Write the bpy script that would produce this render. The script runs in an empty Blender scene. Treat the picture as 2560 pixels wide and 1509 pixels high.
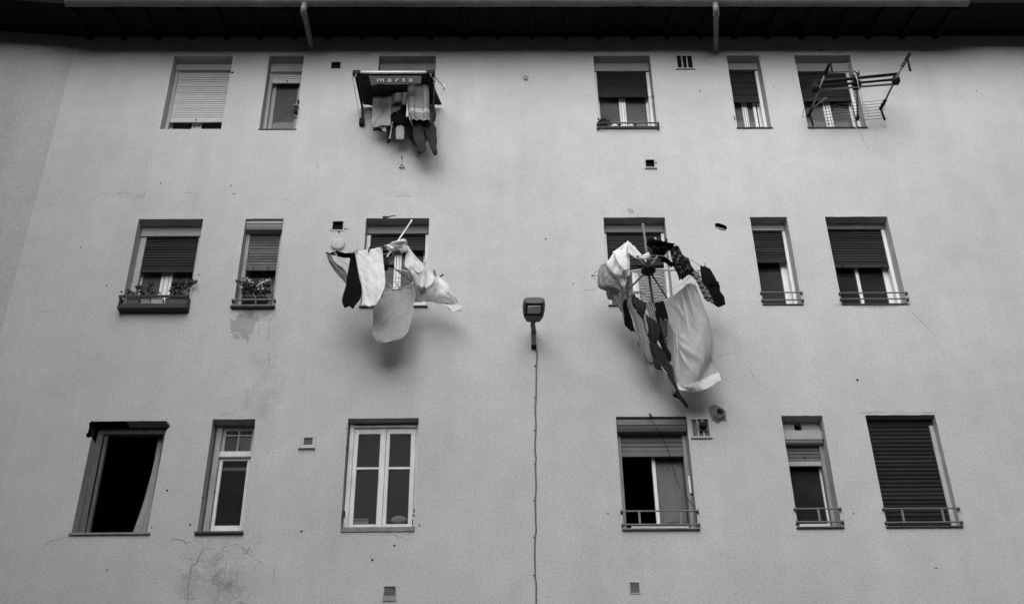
import bpy, bmesh, math, random
from mathutils import Vector, Matrix, geometry, noise

# ---------------------------------------------------------------- camera, sky, sun, exposure
sc = bpy.context.scene
R = math.radians
PITCH, YAW, ROLL = R(33.248), R(1.123), R(-0.885)
fw = Vector((math.sin(YAW)*math.cos(PITCH), math.cos(YAW)*math.cos(PITCH), math.sin(PITCH)))
rt = Vector((math.cos(YAW), -math.sin(YAW), 0)); up = rt.cross(fw)
rt, up = rt*math.cos(ROLL)+up*math.sin(ROLL), -rt*math.sin(ROLL)+up*math.cos(ROLL)
cd = bpy.data.cameras.new('camera'); cam = bpy.data.objects.new('camera', cd)
sc.collection.objects.link(cam)
cd.sensor_width = 36; cd.lens = 2956.55/2560*36; cd.clip_start = .1; cd.clip_end = 400
m = Matrix.Identity(4)
for i, v in enumerate((rt, up, -fw)):
    for j in range(3): m[j][i] = v[j]
m.translation = (0, -12.5, 1.6)
cam.matrix_world = m
sc.camera = cam

SUN_EL, SUN_AZ = R(28), R(21)          # azimuth measured from straight behind the viewer towards the left
sun_dir = Vector((-math.sin(SUN_AZ)*math.cos(SUN_EL), -math.cos(SUN_AZ)*math.cos(SUN_EL), math.sin(SUN_EL)))
w = bpy.data.worlds.new('World'); sc.world = w; w.use_nodes = True
nt = w.node_tree; bg = nt.nodes['Background']
sky = nt.nodes.new('ShaderNodeTexSky'); sky.sky_type = 'NISHITA'; sky.sun_disc = False
sky.sun_elevation = SUN_EL; sky.sun_rotation = math.atan2(sun_dir.x, sun_dir.y)
sky.air_density = 1.0; sky.dust_density = 0.3
bw = nt.nodes.new('ShaderNodeRGBToBW')          # black-and-white photograph: the sky is grey too
nt.links.new(sky.outputs[0], bw.inputs[0]); nt.links.new(bw.outputs[0], bg.inputs[0])
bg.inputs[1].default_value = 0.15
sl = bpy.data.lights.new('sun', 'SUN'); sl.energy = 0.8; sl.angle = R(85); sl.color = (1, 1, 1)
so = bpy.data.objects.new('sun', sl); sc.collection.objects.link(so)
so.rotation_euler = sun_dir.to_track_quat('Z', 'Y').to_euler()
so.location = (-8, -14, 20)
vs = sc.view_settings
vs.view_transform = 'Standard'; vs.look = 'None'; vs.gamma = 1; vs.exposure = 1.8; vs.use_curve_mapping = False
sc.cycles.max_bounces = 6

# ---------------------------------------------------------------- helpers
C = sc.collection
rnd = random.Random(7)
def link(o, parent=None):
    C.objects.link(o)
    if parent is not None: o.parent = parent
    return o
def tag(o, label=None, cat=None, group=None, kind=None):
    if label: o['label'] = label
    if cat: o['category'] = cat
    if group: o['group'] = group
    if kind: o['kind'] = kind
    return o
def empty(name, loc=(0, 0, 0), parent=None):
    o = bpy.data.objects.new(name, None); o.empty_display_size = .2; o.location = loc
    return link(o, parent)
class MB:
    def __init__(s): s.v = []; s.f = []; s.uv = None
    def add(s, vs_, fs):
        b = len(s.v); s.v += [tuple(p) for p in vs_]; s.f += [tuple(i+b for i in f) for f in fs]; return s
    def box(s, a, b, bev=0.0):
        (x0, y0, z0), (x1, y1, z1) = a, b
        x0, x1 = sorted((x0, x1)); y0, y1 = sorted((y0, y1)); z0, z1 = sorted((z0, z1))
        c = min(bev, (x1-x0)*.45, (y1-y0)*.45, (z1-z0)*.45)
        if c <= 0:
            return s.add([(x0,y0,z0),(x1,y0,z0),(x1,y1,z0),(x0,y1,z0),(x0,y0,z1),(x1,y0,z1),(x1,y1,z1),(x0,y1,z1)],
                         [(0,3,2,1),(4,5,6,7),(0,1,5,4),(1,2,6,5),(2,3,7,6),(3,0,4,7)])
        bm = bmesh.new()
        vv = [bm.verts.new(p) for p in [(x0,y0,z0),(x1,y0,z0),(x1,y1,z0),(x0,y1,z0),(x0,y0,z1),(x1,y0,z1),(x1,y1,z1),(x0,y1,z1)]]
        for f in [(0,3,2,1),(4,5,6,7),(0,1,5,4),(1,2,6,5),(2,3,7,6),(3,0,4,7)]: bm.faces.new([vv[i] for i in f])
        bmesh.ops.bevel(bm, geom=list(bm.edges), offset=c, segments=1, affect='EDGES')
        bm.verts.index_update()
        s.add([v.co.copy() for v in bm.verts], [[v.index for v in f.verts] for f in bm.faces]); bm.free(); return s
    def bar(s, p, q, wdt, hgt, upv=(0, 0, 1)):
        p, q = Vector(p), Vector(q); d = (q-p).normalized(); u = Vector(upv)
        if abs(d.dot(u)) > .95: u = Vector((0, 1, 0))
        a = d.cross(u).normalized(); b = a.cross(d).normalized()
        vv = [e + a*sx*wdt/2 + b*sz*hgt/2 for e in (p, q) for sx, sz in ((-1,-1),(1,-1),(1,1),(-1,1))]
        return s.add(vv, [(0,1,2,3),(7,6,5,4),(0,4,5,1),(1,5,6,2),(2,6,7,3),(3,7,4,0)])
    def tube(s, pts, rad, n=8, squash=1.0, caps=True):
        pts = [Vector(p) for p in pts]; k = len(pts)
        if not isinstance(rad, (list, tuple)): rad = [rad]*k
        b0 = len(s.v); prev = None; rings = []
        for i, p in enumerate(pts):
            d = (pts[min(i+1, k-1)]-pts[max(i-1, 0)]).normalized()
            if prev is None:
                u = Vector((0, 0, 1)) if abs(d.z) < .9 else Vector((0, 1, 0))
                a = d.cross(u).normalized()
            else:
                a = (prev - d*prev.dot(d)).normalized()
            prev = a; b = d.cross(a).normalized()
            for j in range(n):
                t = 2*math.pi*j/n
                s.v.append(tuple(p + (a*math.cos(t) + b*math.sin(t)*squash)*rad[i]))
        for i in range(k-1):
            for j in range(n):
                s.f.append((b0+i*n+j, b0+i*n+(j+1) % n, b0+(i+1)*n+(j+1) % n, b0+(i+1)*n+j))
        if caps:
            s.f.append(tuple(b0+j for j in range(n-1, -1, -1))); s.f.append(tuple(b0+(k-1)*n+j for j in range(n)))
        return s
    def plate(s, poly, y0, y1):           # polygon in the x-z plane, thick in y
        n = len(poly); b = len(s.v)
        s.v += [(x, y0, z) for x, z in poly] + [(x, y1, z) for x, z in poly]
        tri = geometry.tessellate_polygon([[Vector((x, z, 0)) for x, z in poly]])
        for t in tri:
            s.f.append(tuple(b+i for i in t)); s.f.append(tuple(b+n+i for i in reversed(t)))
        for i in range(n):
            j = (i+1) % n; s.f.append((b+i, b+j, b+n+j, b+n+i))
        return s
    def build(s, name, mat, parent=None, smooth=False):
        me = bpy.data.meshes.new(name); me.from_pydata(s.v, [], s.f); me.validate()
        bm = bmesh.new(); bm.from_mesh(me); bmesh.ops.recalc_face_normals(bm, faces=bm.faces); bm.to_mesh(me); bm.free()
        if smooth:
            for p in me.polygons: p.use_smooth = True
        me.materials.append(mat)
        return link(bpy.data.objects.new(name, me), parent)
def smooth_pts(pts, sub=6):
    P = [Vector(p) for p in pts]; out = []
    for i in range(len(P)-1):
        a, b, c, d = P[max(i-1, 0)], P[i], P[i+1], P[min(i+2, len(P)-1)]
        for k in range(sub):
            t = k/sub
            out.append(.5*((2*b)+(c-a)*t+(2*a-5*b+4*c-d)*t*t+(3*b-a-3*c+d)*t**3))
    out.append(P[-1]); return out

# ---------------------------------------------------------------- materials (all grey: the photograph is black and white)
class NT:
    def __init__(s, name):
        s.m = bpy.data.materials.new(name); s.m.use_nodes = True; s.t = s.m.node_tree
        s.b = s.t.nodes['Principled BSDF']; s.out = s.t.nodes['Material Output']
    def n(s, typ, **kw):
        o = s.t.nodes.new(typ)
        for k, v in kw.items(): setattr(o, k, v)
        return o
    def l(s, a, b): s.t.links.new(a, b)
    def val(s, x, sock):
        if isinstance(x, (int, float)): sock.default_value = x
        else: s.l(x, sock)
    def math(s, op, a, b=0.0, c=0.0, clamp=False):
        o = s.n('ShaderNodeMath', operation=op, use_clamp=clamp)
        s.val(a, o.inputs[0]); s.val(b, o.inputs[1])
        if op in ('MULTIPLY_ADD', 'SMOOTH_MIN'): s.val(c, o.inputs[2])
        return o.outputs[0]
    def rng(s, x, a, b, c=0.0, d=1.0, smooth=True):
        o = s.n('ShaderNodeMapRange', interpolation_type='SMOOTHSTEP' if smooth else 'LINEAR')
        s.val(x, o.inputs['Value']); o.inputs['From Min'].default_value = a; o.inputs['From Max'].default_value = b
        o.inputs['To Min'].default_value = c; o.inputs['To Max'].default_value = d
        return o.outputs[0]
    def noise(s, vec, scale, detail=3.0, rough=.55):
        o = s.n('ShaderNodeTexNoise'); o.inputs['Scale'].default_value = scale
        o.inputs['Detail'].default_value = detail; o.inputs['Roughness'].default_value = rough
        s.l(vec, o.inputs['Vector']); return o.outputs['Fac']
    def mix(s, f, a, b):
        return s.math('ADD', s.math('MULTIPLY', s.math('SUBTRACT', 1.0, f), a), s.math('MULTIPLY', f, b))
    def bump(s, h, strength, dist):
        o = s.n('ShaderNodeBump'); o.inputs['Strength'].default_value = strength; o.inputs['Distance'].default_value = dist
        s.l(h, o.inputs['Height']); s.l(o.outputs[0], s.b.inputs['Normal'])
    def pos(s):
        return s.n('ShaderNodeNewGeometry').outputs['Position']
    def xyz(s, vec):
        o = s.n('ShaderNodeSeparateXYZ'); s.l(vec, o.inputs[0]); return o.outputs
    def scaled(s, vec, sx, sy, sz):
        o = s.n('ShaderNodeMapping'); s.l(vec, o.inputs['Vector']); o.inputs['Scale'].default_value = (sx, sy, sz); return o.outputs[0]
    def done(s, col, rough=.8, spec=.3):
        if isinstance(col, (int, float)): s.b.inputs['Base Color'].default_value = (col, col, col, 1)
        else: s.l(col, s.b.inputs['Base Color'])
        s.b.inputs['Roughness'].default_value = rough; s.b.inputs['Specular IOR Level'].default_value = spec
        return s.m
def plain(name, v, rough=.6, spec=.3, var=.18, scale=9.0, bump=.15, bs=60.0, metal=0.0, stretch=None, each=0.0):
    t = NT(name); p = t.pos()
    if stretch: p = t.scaled(p, *stretch)
    n1 = t.noise(p, scale, 4.0, .6); n2 = t.noise(p, bs, 2.0)
    k = t.math('ADD', t.rng(n1, .25, .75, 1-var, 1+var, False), t.rng(n2, .3, .7, -var*.4, var*.4, False))
    t.bump(t.math('ADD', n1, t.math('MULTIPLY', n2, .5)), bump, .004)
    t.b.inputs['Metallic'].default_value = metal
    if each:                                  # every slat has faded a little differently
        k = t.math('MULTIPLY', k, t.rng(t.n('ShaderNodeObjectInfo').outputs['Random'], 0.0, 1.0, 1-each, 1+each, False))
    return t.done(t.math('MULTIPLY', k, v), rough, spec)
def glass_mat(name, refl, grey_amount):
    t = NT(name); t.t.nodes.remove(t.b)
    fr = t.n('ShaderNodeFresnel'); fr.inputs[0].default_value = 1.55
    n = t.noise(t.pos(), .9, 0.0); bp = t.n('ShaderNodeBump'); bp.inputs['Strength'].default_value = .012; bp.inputs['Distance'].default_value = .02
    t.l(n, bp.inputs['Height'])
    tr = t.n('ShaderNodeBsdfTransparent'); tr.inputs[0].default_value = (.72, .72, .72, 1)
    gl = t.n('ShaderNodeBsdfGlossy'); gl.inputs['Roughness'].default_value = .04; gl.inputs['Color'].default_value = (.95, .95, .95, 1)
    t.l(bp.outputs[0], gl.inputs['Normal'])
    grey_layer = t.n('ShaderNodeBsdfDiffuse'); grey_layer.inputs[0].default_value = (.35, .35, .35, 1)  # diffuse grey mixed over the glass to even out its tone
    mx = t.n('ShaderNodeMixShader'); t.l(t.math('MULTIPLY', fr.outputs[0], refl), mx.inputs[0]); t.l(tr.outputs[0], mx.inputs[1]); t.l(gl.outputs[0], mx.inputs[2])
    m2 = t.n('ShaderNodeMixShader'); t.l(t.rng(t.noise(t.pos(), 3.0, 4.0), .3, .75, grey_amount*.8, grey_amount*1.25), m2.inputs[0]); t.l(mx.outputs[0], m2.inputs[1]); t.l(grey_layer.outputs[0], m2.inputs[2])
    t.l(m2.outputs[0], t.out.inputs[0]); return t.m
def wall_mat(name='stucco', alb=.50):
    t = NT(name); p = t.pos(); x, y, z = t.xyz(p)
    big = t.noise(p, .55, 3.0); mid = t.noise(p, 3.2, 4.0, .6); fine = t.noise(p, 40.0, 3.0, .7); grit = t.noise(p, 115.0, 2.0, .8)
    streak = t.noise(t.scaled(p, 3.1, 3.1, .30), 1.0, 4.0, .6)
    k = t.rng(big, .3, .7, .91, 1.05, False)
    k = t.math('MULTIPLY', k, t.rng(mid, .25, .75, .93, 1.05, False))
    k = t.math('MULTIPLY', k, t.rng(streak, .3, .75, 1.03, .94, False))
    k = t.math('MULTIPLY', k, t.rng(fine, .3, .7, .84, 1.16, False))
    k = t.math('MULTIPLY', k, t.rng(grit, .3, .7, .80, 1.20, False))
    col = t.math('MULTIPLY', k, alb)
    # flaked and damp areas with outlines of their own: (x, z, half width, half height, tone, raggedness)
    worn = WORN
    wob = t.noise(p, 7.0, 5.0, .65); wob2 = t.noise(p, 26.0, 3.0, .6)
    edge_h = None
    for (cx, cz, rx, rz, tone, rag) in worn:
        dx = t.math('DIVIDE', t.math('SUBTRACT', x, cx), rx); dz = t.math('DIVIDE', t.math('SUBTRACT', z, cz), rz)
        d = t.math('SQRT', t.math('ADD', t.math('MULTIPLY', dx, dx), t.math('MULTIPLY', dz, dz)))
        d = t.math('ADD', d, t.math('MULTIPLY', t.math('SUBTRACT', wob, .5), rag))
        d = t.math('ADD', d, t.math('MULTIPLY', t.math('SUBTRACT', wob2, .5), rag*.55))
        mk = t.rng(d, .78, .9, 1.0, 0.0)
        col = t.math('MULTIPLY', col, t.mix(mk, 1.0, t.math('MULTIPLY', t.rng(mid, .3, .7, .85, 1.12, False), tone)))
        edge_h = mk if edge_h is None else t.math('ADD', edge_h, mk)
    h = t.math('ADD', t.math('MULTIPLY', fine, .5), t.math('MULTIPLY', grit, .35))
    h = t.math('ADD', h, t.math('MULTIPLY', mid, 1.6)); h = t.math('SUBTRACT', h, t.math('MULTIPLY', edge_h, .5))
    t.bump(h, .45, .006)
    return t.done(col, .92, .12)
def cloth_mat(name, v, kind=None, a=.0, b=.0, sheer=0.0, weave=900.0):
    t = NT(name); uvn = t.n('ShaderNodeUVMap'); uvn.uv_map = 'UVMap'; uv = uvn.outputs[0]; u, vv, _ = t.xyz(uv); p = t.pos()
    n1 = t.noise(p, 14.0, 3.0); n2 = t.noise(p, weave*.2, 2.0)
    col = t.math('MULTIPLY', t.math('ADD', t.rng(n1, .3, .7, .92, 1.06, False), t.rng(n2, .3, .7, -.06, .06, False)), v)
    if kind == 'bands':          # woven stripes near the hem
        s = None
        for c in (.70, .735, .77):
            k = t.rng(t.math('ABSOLUTE', t.math('SUBTRACT', vv, c)), .006, .011, 1.0, 0.0); s = k if s is None else t.math('ADD', s, k)
        s = t.math('ADD', s, t.rng(vv, .965, .98)); col = t.mix(t.math('MINIMUM', s, 1.0), col, a)
    elif kind == 'long':         # stripes along the length
        k = t.rng(t.math('SINE', t.math('MULTIPLY', u, b)), .1, .6); col = t.mix(k, col, a)
    elif kind == 'cross':
        k = t.rng(t.math('SINE', t.math('MULTIPLY', vv, b)), .3, .7); col = t.mix(k, col, a)
    elif kind == 'speckle':
        k = t.rng(t.noise(p, 130.0, 2.0, .6), .45, .58); col = t.mix(k, col, a)
    elif kind == 'lace':
        vor = t.n('ShaderNodeTexVoronoi', feature='DISTANCE_TO_EDGE'); vor.inputs['Scale'].default_value = 38.0; t.l(p, vor.inputs['Vector'])
        k = t.math('MULTIPLY', t.rng(vor.outputs['Distance'], .03, .09, 1.0, 0.0), t.rng(t.noise(p, 22.0, 2.0), .45, .58)); col = t.mix(k, col, a)
    elif kind == 'scroll':
        wv = t.n('ShaderNodeTexWave', wave_type='RINGS'); wv.inputs['Scale'].default_value = 7.0; wv.inputs['Distortion'].default_value = 9.0
        wv.inputs['Detail'].default_value = 2.0; t.l(p, wv.inputs['Vector']); k = t.rng(wv.outputs['Fac'], .4, .7); col = t.mix(k, col, a)
    elif kind == 'diamond':
        du = t.math('ABSOLUTE', t.math('SUBTRACT', u, .55)); dv = t.math('ABSOLUTE', t.math('SUBTRACT', vv, .45))
        d = t.math('ADD', t.math('MULTIPLY', du, 1.6), dv)
        k = t.rng(t.math('SINE', t.math('MULTIPLY', d, 24.0)), -.1, .3); col = t.mix(k, col, a)
    elif kind == 'hem':
        k = t.rng(vv, b, b+.02); col = t.mix(k, col, a)
    elif kind == 'quilt':
        q1 = t.math('ABSOLUTE', t.math('SINE', t.math('MULTIPLY', t.math('ADD', u, t.math('MULTIPLY', vv, 1.35)), 44.0)))
        q2 = t.math('ABSOLUTE', t.math('SINE', t.math('MULTIPLY', t.math('SUBTRACT', u, t.math('MULTIPLY', vv, 1.35)), 44.0)))
        q = t.math('POWER', t.math('MULTIPLY', q1, q2), .4); t.bump(q, .8, .012); col = t.math('MULTIPLY', col, t.rng(q, 0.0, .6, .84, 1.0))
    if kind != 'quilt':
        t.bump(t.math('ADD', t.noise(p, 30.0, 3.0), t.math('MULTIPLY', n2, .25)), .35, .006)
    m_ = t.done(col, .95, .08)
    tl = t.n('ShaderNodeBsdfTranslucent'); t.l(col, tl.inputs[0])
    mx = t.n('ShaderNodeMixShader'); mx.inputs[0].default_value = .08 + sheer
    t.l(t.b.outputs[0], mx.inputs[1]); t.l(tl.outputs[0], mx.inputs[2]); t.l(mx.outputs[0], t.out.inputs[0])
    return m_

WORN = [((c[0], c[2]) + r) for c, r in (
    ((-3.081, -0.000, 6.197), (.42, .55, .93, 1.4)), ((-3.081, -0.000, 6.418), (.09, .10, .86, 2.2)), ((-3.155, -0.000, 6.255), (.26, .10, .95, 2.6)), ((-2.953, -0.000, 6.150), (.12, .30, .94, 2.6)), ((-3.221, -0.000, 6.163), (.08, .14, .94, 2.4)), ((-2.855, -0.000, 6.069), (.14, .09, .93, 2.2)),
    ((-3.095, -0.000, 9.478), (.18, .24, .68, 2.0)), ((-2.988, -0.000, 9.650), (.26, .10, .80, 1.0)), ((-2.887, -0.000, 9.634), (.24, .14, .86, 1.0)),
    ((-2.774, -0.000, 8.531), (.26, .5, .975, 2.0)), ((1.842, -0.000, 11.230), (.06, .06, .72, 1.6)), ((-1.190, -0.000, 11.527), (.3, .07, .95, 2.0)),
    ((-4.907, -0.000, 11.525), (.3, .06, .95, 2.0)), ((-1.127, -0.000, 8.844), (.0, .0, 1, 1)), ((4.829, -0.000, 9.727), (.55, .05, .72, .9)))
    if r[0] > 0]
M = {}
M['wall'] = wall_mat(); M['wall2'] = wall_mat('darker_stucco', .42)  # left end wall: the same stucco at a lower tone
M['jamb'] = plain('painted_reveal', .40, .9, .1, .12, 5.0, .4, 90.0)
M['side'] = plain('old_stucco', .42, .92, .1, .10, 3.0, .4, 90.0)
M['white'] = plain('white_frame', .72, .5, .3, .06, 6.0, .08, 60.0)
M['oldwhite'] = plain('weathered_white_paint', .66, .65, .25, .16, 12.0, .35, 90.0, stretch=(1, 1, .25))
M['oldwood'] = plain('flaking_painted_wood', .33, .75, .2, .25, 16.0, .5, 90.0, stretch=(1, 1, .2))
M['dullwood'] = plain('grey_painted_wood', .26, .7, .2, .22, 12.0, .4, 90.0, stretch=(1, 1, .25))
M['darkwood'] = plain('dark_weathered_wood', .11, .75, .2, .25, 12.0, .4, 90.0, stretch=(1, 1, .25))
M['box'] = plain('shutter_box_paint', .33, .7, .2, .10, 6.0, .15, 60.0)
M['boxdark'] = plain('shutter_box_dull', .20, .7, .2, .14, 6.0, .2, 60.0)
M['slat_light'] = plain('pale_slat', .52, .5, .3, .07, 8.0, .1, 60.0, each=0.07)
M['slat_dark'] = plain('dark_slat', .019, .55, .15, .2, 8.0, .1, 60.0, each=0.35)
M['slat_brown'] = plain('brown_slat', .11, .6, .25, .22, 9.0, .2, 60.0, each=0.25)
M['slat_grey'] = plain('grey_slat', .12, .55, .25, .15, 9.0, .15, 60.0, each=0.2)
M['sill'] = plain('dark_sill', .075, .8, .2, .3, 14.0, .3, 70.0)
M['sillgrey'] = plain('worn_sill', .22, .85, .2, .3, 10.0, .5, 70.0)
M['rail'] = plain('grey_rail', .15, .5, .4, .2, 20.0, .2, 80.0)
M['raildark'] = plain('dark_rail', .04, .5, .4, .2, 20.0, .2, 80.0)
M['black'] = plain('black_plastic', .010, .6, .12, .2, 20.0, .1, 80.0)
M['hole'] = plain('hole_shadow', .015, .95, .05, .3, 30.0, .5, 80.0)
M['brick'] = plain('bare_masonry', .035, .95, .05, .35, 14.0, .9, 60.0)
M['metal'] = plain('galvanised_tube', .55, .35, .5, .12, 15.0, .1, 60.0, metal=.6)
M['whitetube'] = plain('white_tube', .80, .35, .4, .05, 12.0, .05, 60.0)
M['greytube'] = plain('grey_tube', .16, .45, .4, .15, 15.0, .1, 60.0)
M['darktube'] = plain('dark_tube', .045, .5, .3, .15, 15.0, .1, 60.0)
M['cable'] = plain('grey_cable', .14, .6, .3, .2, 20.0, .2, 60.0)
M['gutter'] = plain('zinc_gutter', .13, .5, .4, .25, 4.0, .2, 40.0, stretch=(1, 1, .3))
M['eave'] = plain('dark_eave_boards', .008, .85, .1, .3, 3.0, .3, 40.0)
M['tile'] = plain('roof_tile', .14, .9, .1, .3, 6.0, .4, 40.0)
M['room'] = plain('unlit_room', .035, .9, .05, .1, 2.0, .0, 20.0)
M['cement'] = plain('cement_patch', .20, .95, .05, .2, 12.0, .7, 60.0)
M['hairline'] = plain('hairline_crack', .17, .95, .05, .3, 14.0, .3, 60.0)
M['vent'] = plain('vent_plate', .48, .7, .2, .1, 12.0, .1, 60.0)
M['ventgrey'] = plain('vent_grille', .20, .7, .2, .15, 12.0, .1, 60.0)
M['ventdark'] = plain('vent_glass', .055, .4, .4, .3, 20.0, .2, 60.0)
M['lamp'] = plain('lamp_body', .075, .5, .35, .12, 10.0, .1, 50.0)
M['lens'] = plain('lamp_lens', .92, .25, .5, .12, 60.0, .6, 160.0)
M['ground'] = plain('asphalt', .04, .9, .2, .2, 3.0, .4, 60.0)
M['wing'] = plain('dark_light_blocker', .05, .95, .05, .2, 2.0, .3, 30.0)  # for the added light-blocking wings, kept dark to cut bounce
M['far'] = plain('far_stucco', .10, .9, .1, .1, 1.0, .1, 20.0)
M['leaf'] = plain('leaf', .045, .6, .3, .4, 30.0, .2, 80.0)
M['petal'] = plain('petal', .55, .7, .2, .4, 40.0, .2, 80.0)
M['pot'] = plain('pot', .08, .8, .2, .2, 20.0, .2, 60.0)
M['wood'] = plain('weathered_board', .05, .8, .15, .3, 10.0, .4, 60.0, stretch=(.2, 1, 1))
M['tarp'] = plain('black_tarp', .012, .6, .25, .3, 12.0, .5, 40.0)
M['peg'] = plain('peg_wood', .35, .7, .2, .2, 30.0, .1, 60.0)
M['line'] = plain('clothes_line', .40, .6, .2, .1, 20.0, .0, 60.0)
M['linedark'] = plain('dark_wire', .06, .6, .2, .1, 20.0, .0, 60.0)
M['card'] = plain('white_card', .55, .7, .2, .1, 20.0, .05, 60.0)
M['glass'] = glass_mat('greyed_window_glass', .10, .20); M['glassdark'] = glass_mat('window_glass', .05, .045)
M['c_white'] = cloth_mat('white_cotton', .88); M['c_sheer'] = cloth_mat('thin_white_cotton', .88, sheer=.06)
M['c_black'] = cloth_mat('black_cotton', .008); M['c_dark'] = cloth_mat('dark_grey_cotton', .04); M['c_dim'] = cloth_mat('charcoal_cotton', .028)
M['c_mid'] = cloth_mat('mid_grey_cotton', .20); M['c_grey'] = cloth_mat('grey_cotton', .36)
M['c_towel'] = cloth_mat('banded_towel', .22, 'bands', .60); M['c_speck'] = cloth_mat('speckled_print', .42, 'speckle', .06)
M['c_lace'] = cloth_mat('black_lace_print', .008, 'lace', .20); M['c_stripe'] = cloth_mat('striped_knit', .28, 'long', .12, 60.0)
M['c_cross'] = cloth_mat('cross_striped_knit', .26, 'cross', .025, 46.0); M['c_diamond'] = cloth_mat('diamond_print', .32, 'diamond', .03)
M['c_sheet'] = cloth_mat('bed_sheet', .42, 'hem', .78, .90); M['c_quilt'] = cloth_mat('quilted_cotton', .50, 'quilt')  # bed sheet body greyed to carry its shade, hem left white
M['c_curtain'] = cloth_mat('scroll_curtain', .13, 'scroll', .36); M['c_net'] = cloth_mat('grey_net_curtain', .55); M['c_print'] = cloth_mat('banner_cloth', .065)
M['c_darkprint'] = cloth_mat('dark_patterned_cotton', .04, 'lace', .12)
# ---------------------------------------------------------------- the setting: ground, the courtyard round it
g = MB().add([(-60, -60, 0), (60, -60, 0), (60, 40, 0), (-60, 40, 0)], [(0, 1, 2, 3)]).build('ground', M['ground'])
tag(g, kind='structure')

bld = empty('apartment_building', (.4, 0, 0))
tag(bld, 'pale stuccoed apartment block with three rows of recessed windows', 'building')
def part(mb, name, mat, parent=bld, smooth=False):
    o = mb.build(name, mat, parent, smooth)
    o.matrix_parent_inverse = Matrix.Identity(4)
    # keep world placement: every mesh is modelled in world metres
    ofs = Vector((0, 0, 0)); q = parent
    while q is not None: ofs += q.location; q = q.parent
    o.data.transform(Matrix.Translation(-ofs)) if o.data.users == 1 else None
    return o
XL, XR, ZT = -6.08, 8.56, 14.56
# windows: name -> x0, x1, z0, z1
ZR = {'T': (12.695, 14.100), 'M': (9.738, 11.128), 'B': (6.740, 8.158)}
WX = {'T1': (-4.620, -3.771), 'T2': (-3.239, -2.737), 'T3': (-1.642, -.809), 'T4': (1.494, 2.319), 'T5': (3.447, 3.926), 'T6': (4.444, 5.269),
      'M1': (-4.660, -3.813), 'M2': (-3.255, -2.755), 'M3': (-1.667, -.833), 'M4': (1.476, 2.292), 'M5': (3.427, 3.919), 'M6': (4.430, 5.260),
      'B1': (-4.705, -3.850), 'B2': (-3.316, -2.813), 'B3': (-1.718, -.883), 'B4': (1.461, 2.299), 'B5': (3.434, 3.925), 'B6': (4.442, 5.275)}
OP = {k: (a, b) + ZR[k[0]] for k, (a, b) in WX.items()}
def jag(loop, amp, seed, seg=.06):
    r = random.Random(seed); out = []
    for i in range(len(loop)):
        a, b = Vector(loop[i]), Vector(loop[(i+1) % len(loop)]); n = max(1, int((b-a).length/seg))
        for k in range(n):
            p = a.lerp(b, k/n); out.append((p.x + r.uniform(-amp, amp), p.y + r.uniform(-amp, amp)))
    return out
holes = []                                   # (loop in x-z, depth)
for k, (x0, x1, z0, z1) in OP.items():
    if k == 'B1':                            # plaster broken away at both upper corners
        H = [p[::2] for p in ((-4.711, -0.000, 6.740), (-4.702, -0.000, 7.933), (-4.747, -0.000, 7.928), (-4.770, -0.000, 7.960), (-4.760, -0.000, 8.026), (-4.755, -0.000, 8.075), (-4.773, -0.000, 8.120), (-4.735, -0.000, 8.155), (-4.695, -0.000, 8.139),
                              (-4.330, -0.000, 8.142), (-3.849, -0.000, 8.141), (-3.847, -0.000, 8.113), (-3.840, -0.000, 8.093), (-3.805, -0.000, 8.082), (-3.820, -0.000, 8.047), (-3.837, -0.000, 8.025), (-3.849, -0.000, 7.976), (-3.872, -0.000, 6.741))]
        r = random.Random(3); L = []
        for i, p in enumerate(H):
            L.append(p)
            if 1 <= i <= 7:
                q = H[i+1]
                for t in (.33, .66): L.append((p[0]+(q[0]-p[0])*t + r.uniform(-.012, .012), p[1]+(q[1]-p[1])*t + r.uniform(-.012, .012)))
        holes.append((L, .34))
    else:
        r = random.Random(k); L = []
        cs = [(x0, z0), (x1, z0), (x1, z1), (x0, z1)]
        for i in range(4):                   # hand-trowelled arrises are never ruler straight
            a, b = Vector(cs[i]), Vector(cs[(i+1) % 4]); n = 7
            for j in range(n):
                p = a.lerp(b, j/n); w_ = .0025 if j else 0
                L.append((p.x + r.uniform(-w_, w_), p.y + r.uniform(-w_, w_)))
        holes.append((L, .34))
def rect(a, b): return [(a[0], b[2]), (b[0], b[2]), (b[0], a[2]), (a[0], a[2])]
VENT = {'V1': ((-2.323, -0.000, 13.978), (-2.192, -0.000, 13.848)), 'V2': ((2.713, -0.000, 14.090), (2.932, -0.000, 13.845)), 'V3': ((2.108, -0.000, 12.117), (2.226, -0.000, 11.981)), 'V4': ((-2.101, -0.000, 11.075), (-1.965, -0.000, 10.939)),
        'V6': ((-2.215, -0.000, 7.902), (-2.116, -0.000, 7.812)), 'V7': ((2.356, -0.000, 8.111), (2.552, -0.000, 7.891)), 'V9': ((-1.188, -0.000, 6.088), (-1.079, -0.000, 5.977)), 'V10': ((1.488, -0.000, 6.115), (1.587, -0.000, 6.001))}
for k, (a, b) in VENT.items(): holes.append((rect(a, b), .16))
HOLE = [jag([p[::2] for p in ((2.948, -0.000, 11.022), (2.996, -0.000, 11.025), (3.034, -0.000, 11.010), (3.097, -0.000, 10.987), (3.097, -0.000, 10.937), (3.056, -0.000, 10.904), (3.004, -0.000, 10.921), (2.948, -0.000, 10.955))], .006, 5)]
holes.append((HOLE[0], .12))
outer = [(XL, 0), (XR, 0), (XR, ZT), (XL, ZT)]
loops = [outer] + [h[0] for h in holes]
pts = [Vector((x, z, 0)) for L in loops for x, z in L]
tri = geometry.tessellate_polygon([[Vector((x, z, 0)) for x, z in L] for L in loops])
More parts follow.
